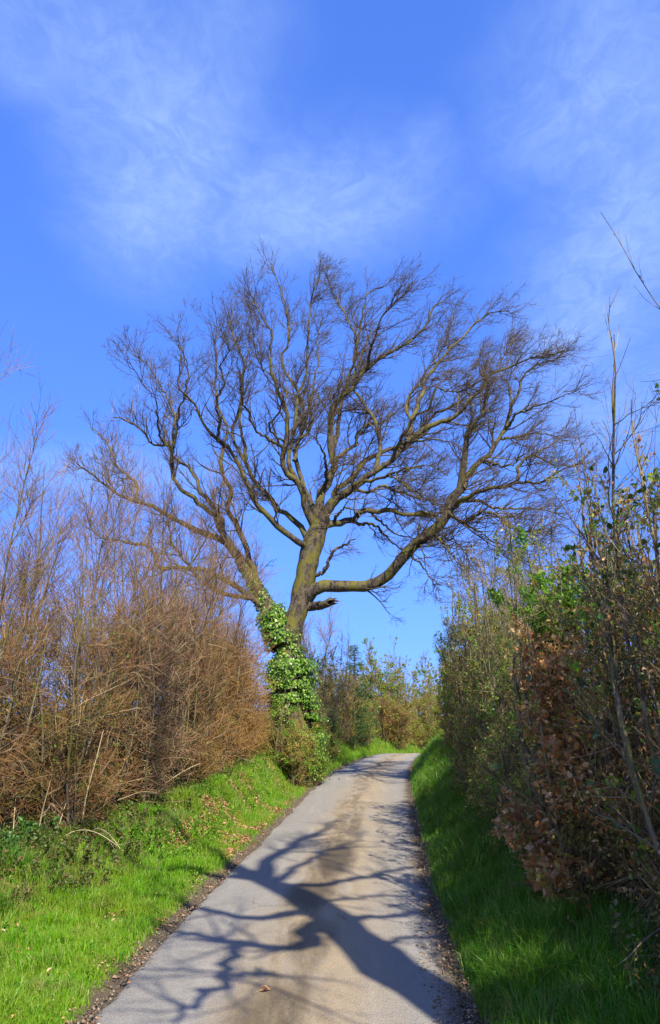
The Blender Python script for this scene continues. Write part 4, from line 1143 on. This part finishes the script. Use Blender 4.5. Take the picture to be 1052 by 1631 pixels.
#       y,   d,   half,       H,   stems,boughs,twigs,fine, twig, leaves, shoots, label
right_hedge = [
    (-1.6, 2.00, (.9, 1.4), 3.30, 16, 160, 900, 2600, 'dark_twig', [(3000, (.03, .05), 'hawthorn', -.1, 4, 'leaves')], 0, 'hedge shrub behind the viewpoint'),
    (1.0, 1.88, (.9, 1.4), 3.30, 20, 220, 1500, 4500, 'dark_twig', [(5000, (.03, .05), 'hawthorn', -.1, 4, 'leaves')], 12, 'hedge shrub beside the viewpoint'),
    (3.1, 1.85, (.8, 1.0), 4.00, 24, 300, 2400, 7000, 'dark_twig', [(5000, (.03, .05), 'hawthorn', -.1, 4, 'leaves'), (300, (.05, .09), 'ivy_dark', .5, 4, 'leaves')], 14, 'near hedge shrub just outside the right picture edge'),
    (4.8, 1.66, (.9, 1.15), 3.75, 24, 420, 3200, 8000, 'dark_twig',
     [(4500, (.03, .05), 'copper', -.3, 3.2, 'leaves'), (4000, (.02, .04), 'olive', -.2, 3.2, 'leaves'), (17000, (.025, .045), 'hawthorn', -.1, 3.0, 'leaves'), (1500, (.04, .07), 'ivy_dark', .4, 3.0, 'leaves'), (60, (.07, .11), 'fresh', .7, 1.8, 'leaves')], 40,
     'tangled hazel with bare budding shoots and a few big green leaves'),
    (6.55, 1.30, (.8, .62), 3.45, 22, 380, 2600, 6000, 'dark_twig',
     [(17000, (.035, .068), 'copper', -.4, 2.5, 'leaves'), (7000, (.025, .045), 'fresh', 2.0, 4.5, 'leaves'), (9000, (.025, .045), 'olive', .3, 4.5, 'leaves'), (160, (.05, .08), 'ivy_dark', .6, 3.4, 'leaves')], 10,
     'young beech bush hung with dead copper leaves'),
    (8.4, 1.40, (.9, 1.2), 3.60, 24, 420, 3200, 6500, 'dark_twig',
     [(26000, (.022, .04), 'hawthorn', -.1, 4, 'leaves'), (6000, (.022, .04), 'fresh', .5, 2.2, 'leaves'), (120, (.06, .09), 'ivy_dark', .4, 3.2, 'leaves')], 8,
     'leafing hawthorn with bright green sprigs beside the copper bush'),
    (10.8, 1.40, (.9, 1.15), 3.75, 24, 420, 3200, 6500, 'dark_twig',
     [(28000, (.024, .042), 'hawthorn', -.1, 4, 'leaves'), (2500, (.02, .036), 'fresh', .4, 2.4, 'leaves'), (900, (.03, .05), 'ivy_dark', .2, 2.6, 'leaves')], 6,
     'greenish brown hawthorn with dark ivy low down in the right hedge'),
    (13.2, 1.40, (.9, 1.3), 3.75, 24, 420, 3200, 6500, 'dark_twig',
     [(24000, (.025, .042), 'hawthorn', -.1, 4, 'leaves'), (9000, (.025, .042), 'olive', .4, 4, 'leaves'), (1500, (.03, .055), 'ivy_dark', .2, 2.6, 'leaves')], 8,
     'olive leaved shrub with yellowish twigs at the crest of the right hedge'),
    (16.0, 1.85, (.7, 1.5), 2.30, 24, 420, 3200, 6500, 'dark_twig',
     [(22000, (.03, .046), 'hawthorn', -.1, 4, 'leaves'), (9000, (.03, .046), 'olive', .4, 4, 'leaves'), (2500, (.03, .055), 'ivy_dark', .1, 2.2, 'leaves')], 8,
     'dense shrub with ivy covered foot further down the right hedge'),
    (19.0, 1.85, (.7, 1.6), 2.30, 24, 420, 3200, 7000, 'tan_twig',
     [(18000, (.03, .05), 'hawthorn', -.1, 4, 'leaves'), (9000, (.03, .05), 'olive', .4, 4, 'leaves')], 8,
     'thin brownish shrub near the far end of the right hedge'),
    (22.3, 1.73, (.95, 1.7), 3.60, 24, 420, 4000, 9000, 'tan_twig',
     [(14000, (.035, .055), 'olive', .2, 4, 'leaves'), (9000, (.035, .055), 'fresh', 1.0, 4.5, 'leaves')], 22,
     'pale green shrub whose thin sprays reach out against the sky over the lane'),
    (26.0, 2.03, (1.0, 1.9), 2.60, 22, 380, 3600, 8000, 'tan_twig',
     [(14000, (.035, .055), 'olive', .2, 4, 'leaves'), (8000, (.035, .055), 'hawthorn', -.1, 4, 'leaves')], 8,
     'yellow green shrub where the right hedge meets the sunny verge'),
]
for i, (y, d, half, H, a, b_, c_, e, tm, lv, sh, lab) in enumerate(right_hedge):
    half = (half[0] * .74, half[1])
    d -= .2
    shrub('hedge_shrub', lab, 'hedge shrub', spot(y, d, 1), half, H, 500 + i, a, b_, c_, e, tm, 'bark_plain', lv, RG, along=along_at(y, 1), rnd=.5, up=.25,
          top_shoots=sh, top_l=(.5, 1.2) if y < 6 else (.25, .6), twig_r=(.0022, .0015) if y < 12 else (.0035, .0026), lean=(-.05, 0), foot=1.0, zlow=0, arch=0)

# thick slanting stem and snapped pale branch that show in the near right hedge
# ------------------------------------------------------------------ round the bend
FG = 'shrubs and trees round the bend'
far = [
    # name, label, x, y, half, H, twig mat, leaves, shoots
    ('hedge_shrub', 'dark bare purplish bush right behind the ivy trunk', (-.35, 32), (1.3, 1.3), 6.2, 'purple_twig', [(4200, (.04, .07), 'olive', .2, 3.5, 'leaves'), (2500, (.04, .07), 'ivy_dark', .2, 3.2, 'leaves')], 40),
    ('hedge_shrub', 'leafy tangle at the foot of the beech', (-1.15, 23.6), (.7, 1.0), 1.9, 'tan_twig', [(3500, (.03, .06), 'hawthorn', .1, 3, 'leaves'), (2500, (.03, .06), 'fresh', .1, 3, 'leaves')], 0),
    ('bramble_bush', 'low brambly tangle with dry stems on the bank in front of the ivy trunk', (-1.05, 20.9), (.75, 1.0), 1.6, 'tan_twig', [(7600, (.025, .05), 'fresh', .0, 3, 'leaves'), (7500, (.025, .05), 'olive', .05, 3, 'leaves')], 6),
    ('bramble_bush', 'low brambly tangle beside the lane at the foot of the ivy trunk', (-.6, 22.6), (.5, 1.0), 1.35, 'tan_twig', [(4500, (.025, .05), 'hawthorn', .05, 3, 'leaves'), (4500, (.025, .05), 'fresh', .05, 3, 'leaves')], 4),
    ('clipped_shrub', 'clipped rounded shrub casting a dark curve beside the ivy trunk', (-.68, 26.2), (.55, .8), 2.0, 'dark_twig', [(9000, (.03, .055), 'hawthorn', .1, 4, 'leaves')], 0),
    ('clipped_shrub', 'second clipped rounded shrub nearer the bend, yellowish on its sunny side', (-.25, 29.2), (.6, .9), 1.9, 'dark_twig', [(7000, (.03, .055), 'hawthorn', .1, 4, 'leaves'), (3000, (.03, .05), 'fresh', .1, 4, 'leaves')], 0),
    ('hedge_shrub', 'greyish brown bush left of the dark conifer', (.2, 37), (1.2, 1.8), 3.4, 'tan_twig', [(5000, (.04, .07), 'olive', .1, 4, 'leaves')], 10),
    ('hedge_shrub', 'low green shrub under the dark conifer', (1.2, 39.5), (1.0, 1.6), 1.9, 'tan_twig', [(6000, (.05, .08), 'hawthorn', .1, 4, 'leaves')], 0),
    ('holly_bush', 'dark glossy holly in front of the pale hazel', (1.55, 41.5), (.75, .9), 2.9, 'dark_twig', [(9000, (.05, .09), 'ivy_dark', .1, 4, 'leaves')], 0),
    ('hedge_shrub', 'tall pale green hazel above the bend', (2.9, 47), (1.5, 1.6), 5.4, 'tan_twig', [(6500, (.05, .09), 'olive', .5, 6, 'leaves'), (4500, (.05, .09), 'fresh', .5, 6, 'leaves')], 34),
    ('hedge_shrub', 'brown leaved shrub below the pale hazel', (3.4, 46), (1.2, 1.6), 2.2, 'tan_twig', [(5000, (.05, .08), 'hawthorn', .1, 4, 'leaves'), (1200, (.05, .08), 'brown_leaf', .1, 4, 'leaves')], 0),
    ('hedge_shrub', 'reddish brown shrub in the middle of the far hedge', (5.0, 50.5), (1.5, 1.8), 4.6, 'rust_twig', [(5000, (.05, .09), 'olive', .1, 6, 'leaves'), (2500, (.05, .08), 'fresh', .1, 6, 'leaves'), (700, (.05, .08), 'brown_leaf', .1, 4, 'leaves')], 16),
    ('hedge_shrub', 'yellow green shrub at the outside of the bend', (7.2, 54.5), (1.8, 2.2), 5.2, 'tan_twig', [(8000, (.06, .1), 'olive', .1, 6, 'leaves'), (5000, (.06, .1), 'fresh', .1, 6, 'leaves')], 16),
    ('hedge_shrub', 'last shrub visible beyond the bend, thin and yellowish', (10.5, 60), (2.2, 2.4), 4.4, 'tan_twig', [(7000, (.07, .11), 'olive', .1, 6, 'leaves'), (4000, (.07, .11), 'fresh', .1, 6, 'leaves')], 16),
    ('hedge_shrub', 'hazy brown shrub rising behind the far hedge', (6.5, 64), (3.0, 2.4), 5.0, 'purple_twig', [(5000, (.08, .12), 'olive', .1, 6, 'leaves')], 30),
    ('hedge_shrub', 'faint bare tree line shrub furthest away over the lane', (1.0, 62), (3.2, 2.4), 4.8, 'purple_twig', [(5000, (.08, .12), 'olive', .1, 6, 'leaves')], 30),
    ('hedge_shrub', 'sunlit light green bush on the inside of the bend', (6.3, 33.0), (1.2, 2.0), 2.9, 'tan_twig', [(7000, (.04, .07), 'olive', .1, 4, 'leaves'), (3000, (.04, .07), 'fresh', .1, 4, 'leaves')], 10),
    ('hedge_shrub', 'green bush with ivy where the lane vanishes', (7.2, 37.5), (1.3, 2.2), 3.0, 'tan_twig', [(6500, (.05, .08), 'hawthorn', .1, 4, 'leaves'), (2500, (.05, .08), 'ivy_dark', .1, 4, 'leaves')], 8),
    ('hedge_shrub', 'pale dry shrub behind the vanishing point of the lane', (10.0, 44), (2.0, 2.6), 3.2, 'tan_twig', [(7000, (.06, .09), 'olive', .1, 4, 'leaves')], 10),
]
for i, (nm, lab, c, half, H, tm, lv, sh) in enumerate(far):
    H -= float(roll(c[1]))
    lv = [(int(l[0] * 2.2), *l[1:]) for l in lv]
    low = nm == 'bramble_bush'
    shrub(nm, lab, 'shrub', c, half, H, 700 + i, 18, 300, 1000 if low else 2200, 2400 if low else 5200, tm, 'bark_plain', lv, FG if nm == 'hedge_shrub' else None, rnd=.18 if nm == 'clipped_shrub' else .8 if low else .4, up=.35,
          top_shoots=sh, top_l=(.5, 1.3), twig_r=(.006, .005) if c[1] > 40 else (.0048, .0038), fine_l=(.15, .45))


def conifer(c, H, seed):
    rng = np.random.default_rng(seed)
    z0 = float(ground_z(*c))
    root = thing('spruce_tree', 'small dark spruce beside the bend', 'tree', (c[0], c[1], z0))
    tr = np.stack([np.linspace([c[0], c[1], z0 - .1], [c[0] + .05, c[1], z0 + H], 10)])
    trr = np.linspace(.07, .008, 10)[None]
    make_mesh('trunk', [tubes(tr, trr, 8)], M['bark_plain'], root, True)
    n = 260
    h = rng.uniform(.06, .98, n)
    a = rng.uniform(0, 2 * np.pi, n)
    L = (1 - h) * 1.35 + .15
    base = np.c_[np.full(n, c[0]), np.full(n, c[1]), z0 + h * H]
    d = nrm(np.c_[np.cos(a), np.sin(a), .25 * np.ones(n)])
    P = walk(base, d, L * rng.uniform(.7, 1.1, n), 7, (0, 0, -.1), .06, rng)
    B = (P, np.linspace(.014, .004, 7)[None] * np.ones((n, 1)))
    B2 = grow(B, 1800, .12, .4, .5, .9, (0, 0, -.1), 4, .6, .006, .003, rng=rng)
    parts = [tubes(*B, 4), tubes(*B2, 3), leaves_on(B2, 15000, (.035, .07), rng, .6, .1, .22)]
    make_mesh('crown', parts, M['needle'], root)


conifer((1.05, 36.5), 4.6, 61)

# gorse with yellow flowers beside the ivy trunk
g = shrub('gorse_bush', 'small gorse bush with a spray of yellow flowers against the ivy trunk', 'shrub', (-.62, 24.6), (.38, .5), 1.55, 801, 12, 130, 900, 2400, 'dark_twig', 'bark_plain',
          [(2600, (.02, .04), 'hawthorn', .1, 3, 'leaves'), (420, (.03, .05), 'yellow', 1.05, 3, 'blossom')], None, rnd=.35, up=.5, twig_r=(.004, .003))


# ------------------------------------------------------------------ plants on the left bank
def herb_patch(name, label, cat, n, y0, y1, d0, d1, side, hh, leaf, mt, seed, kind='stuff'):
    rng = np.random.default_rng(seed)
    x, y, d = scatter(n, y0, y1, d0, d1, side, rng, 1.5)
    k = vnoise(x, y, 1.8, seed) > .35
    x, y = x[k], y[k]
    m_ = len(x)
    base = np.c_[x, y, ground_z(x, y) - .01]
    P = walk(base, nrm(np.c_[rng.normal(0, .3, (m_, 2)), np.ones(m_)]), rng.uniform(*hh, m_), 5, (0, 0, .1), .08, rng)
    B = (P, np.linspace(.003, .0015, 5)[None] * np.ones((m_, 1)))
    o = make_mesh(name, [tubes(*B, 3), leaves_on(B, m_ * 9, leaf, rng, 1.2, .1, .6, leaf[1] > .034, .01, t0=.1)], M[mt])
    return tag(o, label, cat, kind=kind)


herb_patch('nettle_undergrowth', 'dark green nettles massed at the foot of the left hedge', 'nettles', 900, 7.0, 11, 1.9, 2.8, -1, (.12, .3), (.03, .065), 'nettle', 41)
herb_patch('bank_weeds', 'mixed green weeds along the top of the left bank', 'weeds', 2600, 8.5, 21, 1.0, 2.3, -1, (.06, .2), (.022, .045), 'bramble', 42)
herb_patch('bank_weeds', 'fresh green weeds on the slope of the left bank', 'weeds', 2600, 10.5, 26, .5, 1.7, -1, (.06, .18), (.025, .05), 'fresh', 43)
herb_patch('verge_weeds', 'low weeds in the shade under the right hedge', 'weeds', 500, 4.3, 16, .8, 1.6, 1, (.06, .2), (.02, .045), 'nettle', 44)


herb_patch('verge_weeds', 'small broad leaved weeds dotted through the left verge grass', 'weeds', 900, 4.4, 16, .2, 2.0, -1, (.03, .07), (.02, .045), 'fresh', 45)
herb_patch('bramble_undergrowth', 'brambles and dead leaves spilling from the foot of the near right hedge', 'brambles', 700, 4.0, 7.5, .78, 1.5, 1, (.15, .42), (.025, .05), 'bramble', 46)
herb_patch('bramble_undergrowth', 'reddish brambles spreading at the foot of the left hedge', 'brambles', 900, 8, 20, 1.3, 2.4, -1, (.12, .34), (.025, .05), 'bramble', 47)


def tussock(label, c, n, h, mt, seed):
    rng = np.random.default_rng(seed)
    x = c[0] + rng.normal(0, .12, n)
    y = c[1] + rng.normal(0, .12, n)
    o = make_mesh('grass_tussock', [blades(x, y, rng.uniform(h * .6, h, n), rng.uniform(.005, .009, n), rng, .8)], M[mt])
    o['label'] = label
    o['category'] = 'grass tussock'
    o['group'] = 'tussocks on the left verge'


tussock('big tussock of darker grass below the nettles at the left edge', spot(7.6, 1.65, -1), 900, .3, 'grass_deep', 51)
tussock('tussock of darker grass beside the dry broken stalks', spot(8.7, 1.75, -1), 800, .28, 'grass_deep', 52)
tussock('lush tussock on the bank under the mossy stem', spot(12.6, 1.15, -1), 900, .3, 'grass', 53)
tussock('lush tussock at the near end of the rusty leaf band', spot(14.2, .9, -1), 900, .3, 'grass', 54)


# tufts scattered all over the left verge: nobody could count them
rng = np.random.default_rng(57)
tx, ty, td = scatter(260, 4.5, 26, .25, 2.3, -1, rng, 1.7)
ux, uy, ud = scatter(700, 4.2, 26, .15, 1.2, 1, rng, 1.7)
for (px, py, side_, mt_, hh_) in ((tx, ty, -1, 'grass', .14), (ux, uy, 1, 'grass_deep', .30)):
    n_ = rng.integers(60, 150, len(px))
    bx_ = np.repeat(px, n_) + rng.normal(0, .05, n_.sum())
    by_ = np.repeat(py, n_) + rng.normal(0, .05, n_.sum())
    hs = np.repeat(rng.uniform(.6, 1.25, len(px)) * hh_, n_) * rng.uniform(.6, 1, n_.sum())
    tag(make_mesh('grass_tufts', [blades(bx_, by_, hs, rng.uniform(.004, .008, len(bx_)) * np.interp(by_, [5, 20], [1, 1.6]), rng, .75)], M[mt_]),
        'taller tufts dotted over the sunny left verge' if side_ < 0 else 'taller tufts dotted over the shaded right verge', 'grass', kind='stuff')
# dead grass and bits of bramble stem lying through the bank plants
dx, dy, dd_ = scatter(480, 7, 24, 1.3, 2.6, -1, rng, 1.4)
ex, ey, ed_ = scatter(420, 4.4, 18, .7, 1.5, 1, rng, 1.6)
dx, dy = np.r_[dx, ex], np.r_[dy, ey]
b0 = np.c_[dx, dy, ground_z(dx, dy) + .02]
Pd = walk(b0, nrm(np.c_[rng.normal(0, 1, (len(dx), 2)), rng.uniform(.1, 1.2, len(dx))]), rng.uniform(.12, .55, len(dx)), 6, (0, 0, -.5), .12, rng)
tag(make_mesh('dry_stems', [tubes(Pd, np.linspace(.0025, .0012, 6)[None] * np.ones((len(dx), 1)), 3)], M['tan_twig']), 'dry stems lying through the weeds at the foot of the hedges', 'dry stems', kind='stuff')


def stalk(label, c, L, lean, r, seed, fall=0.0, kinks=.05):
    rng = np.random.default_rng(seed)
    z0 = float(ground_z(*c))
    P = walk(np.array([[c[0], c[1], z0 - .03]]), nrm(np.array([[lean[0], lean[1], 1.0]])), np.array([L]), 10, (lean[0] * fall, lean[1] * fall, -fall), kinks, rng)
    B = (P, r * np.linspace(1, .45, 10)[None])
    B2 = grow(B, 5, .08, .3, .4, .9, (0, 0, .2), 4, .5, .003, .0016, rng=rng, t0=.4)
    o = make_mesh('dead_stalk', [tubes(*B, 6), tubes(*B2, 3)], M['straw'])
    o['label'] = label
    o['category'] = 'stalk'
    o['group'] = 'dead stalks at the foot of the left hedge'


stalk('tallest pale dry stalk, standing alone in front of the hedge', spot(10.2, 1.75, -1), 1.25, (.14, 0), .010, 61, .05, .03)
stalk('shorter dry stalk leaning right, left of the tallest one', spot(9.8, 2.1, -1), .75, (.25, 0), .008, 62, .1)
stalk('thin upright dry stalk close to the tallest one', spot(10.0, 1.95, -1), .6, (.04, 0), .006, 63)
stalk('thin dry stalk at the left end above the nettles', spot(9.0, 2.35, -1), .5, (-.1, 0), .006, 64)
stalk('bent dry stalk above the nettles', spot(9.2, 2.1, -1), .55, (.1, 0), .006, 65, .2)
stalk('broken dry stalk fallen towards the verge', spot(10.3, 1.7, -1), .8, (.5, -.5), .008, 66, 1.1)
stalk('second fallen dry stalk crossing the first', spot(10.0, 1.9, -1), .8, (.9, -.3), .007, 67, .9)
stalk('dry stalk arching over the mossy stem foot', spot(12.6, 1.7, -1), 1.0, (.55, 0), .007, 68, .3)
stalk('slanting dry stalk at the right end of the bank plants', spot(14.0, 1.5, -1), .6, (.35, 0), .008, 69)
stalk('dry stalk beside the slanting one', spot(13.7, 1.55, -1), .7, (.15, 0), .007, 70)


def fern(label, c, n, L, seed):
    rng = np.random.default_rng(seed)
    z0 = float(ground_z(*c))
    root = thing('fern', label, 'fern', (c[0], c[1], z0), 'ferns on the left bank')
    for k in range(n):
        a = k * 2.4 + rng.uniform(0, .5)
        d = nrm(np.array([[math.cos(a) * .8, math.sin(a) * .8, 1.0]]))
        P = walk(np.array([[c[0], c[1], z0]]), d, np.array([L * rng.uniform(.7, 1.1)]), 14, (math.cos(a) * .6, math.sin(a) * .6, -.9), .02, rng)
        B = (P, .003 * np.linspace(1, .3, 14)[None])
        tt = np.linspace(.12, .98, 26)
        p, r, T = at(*B, np.zeros(26, int), tt)
        side = nrm(np.cross(T, [0, 0, 1.]))
        ln = L * .22 * np.sin(np.pi * (.15 + .83 * tt))
        N_ = nrm(np.cross(side, T))
        v1 = leaves(p, side + T * .3, N_, ln, .26, .03)
        v2 = leaves(p, -side + T * .3, N_, ln, .26, .03)
        make_mesh('frond', [tubes(*B, 3), v1, v2], M['fresh'], root)


fern('small green fern on the verge below the broken stalks', spot(9.4, 1.25, -1), 7, .3, 71)
fern('fern on the bank among the weeds further along', spot(11.6, 1.35, -1), 6, .3, 72)
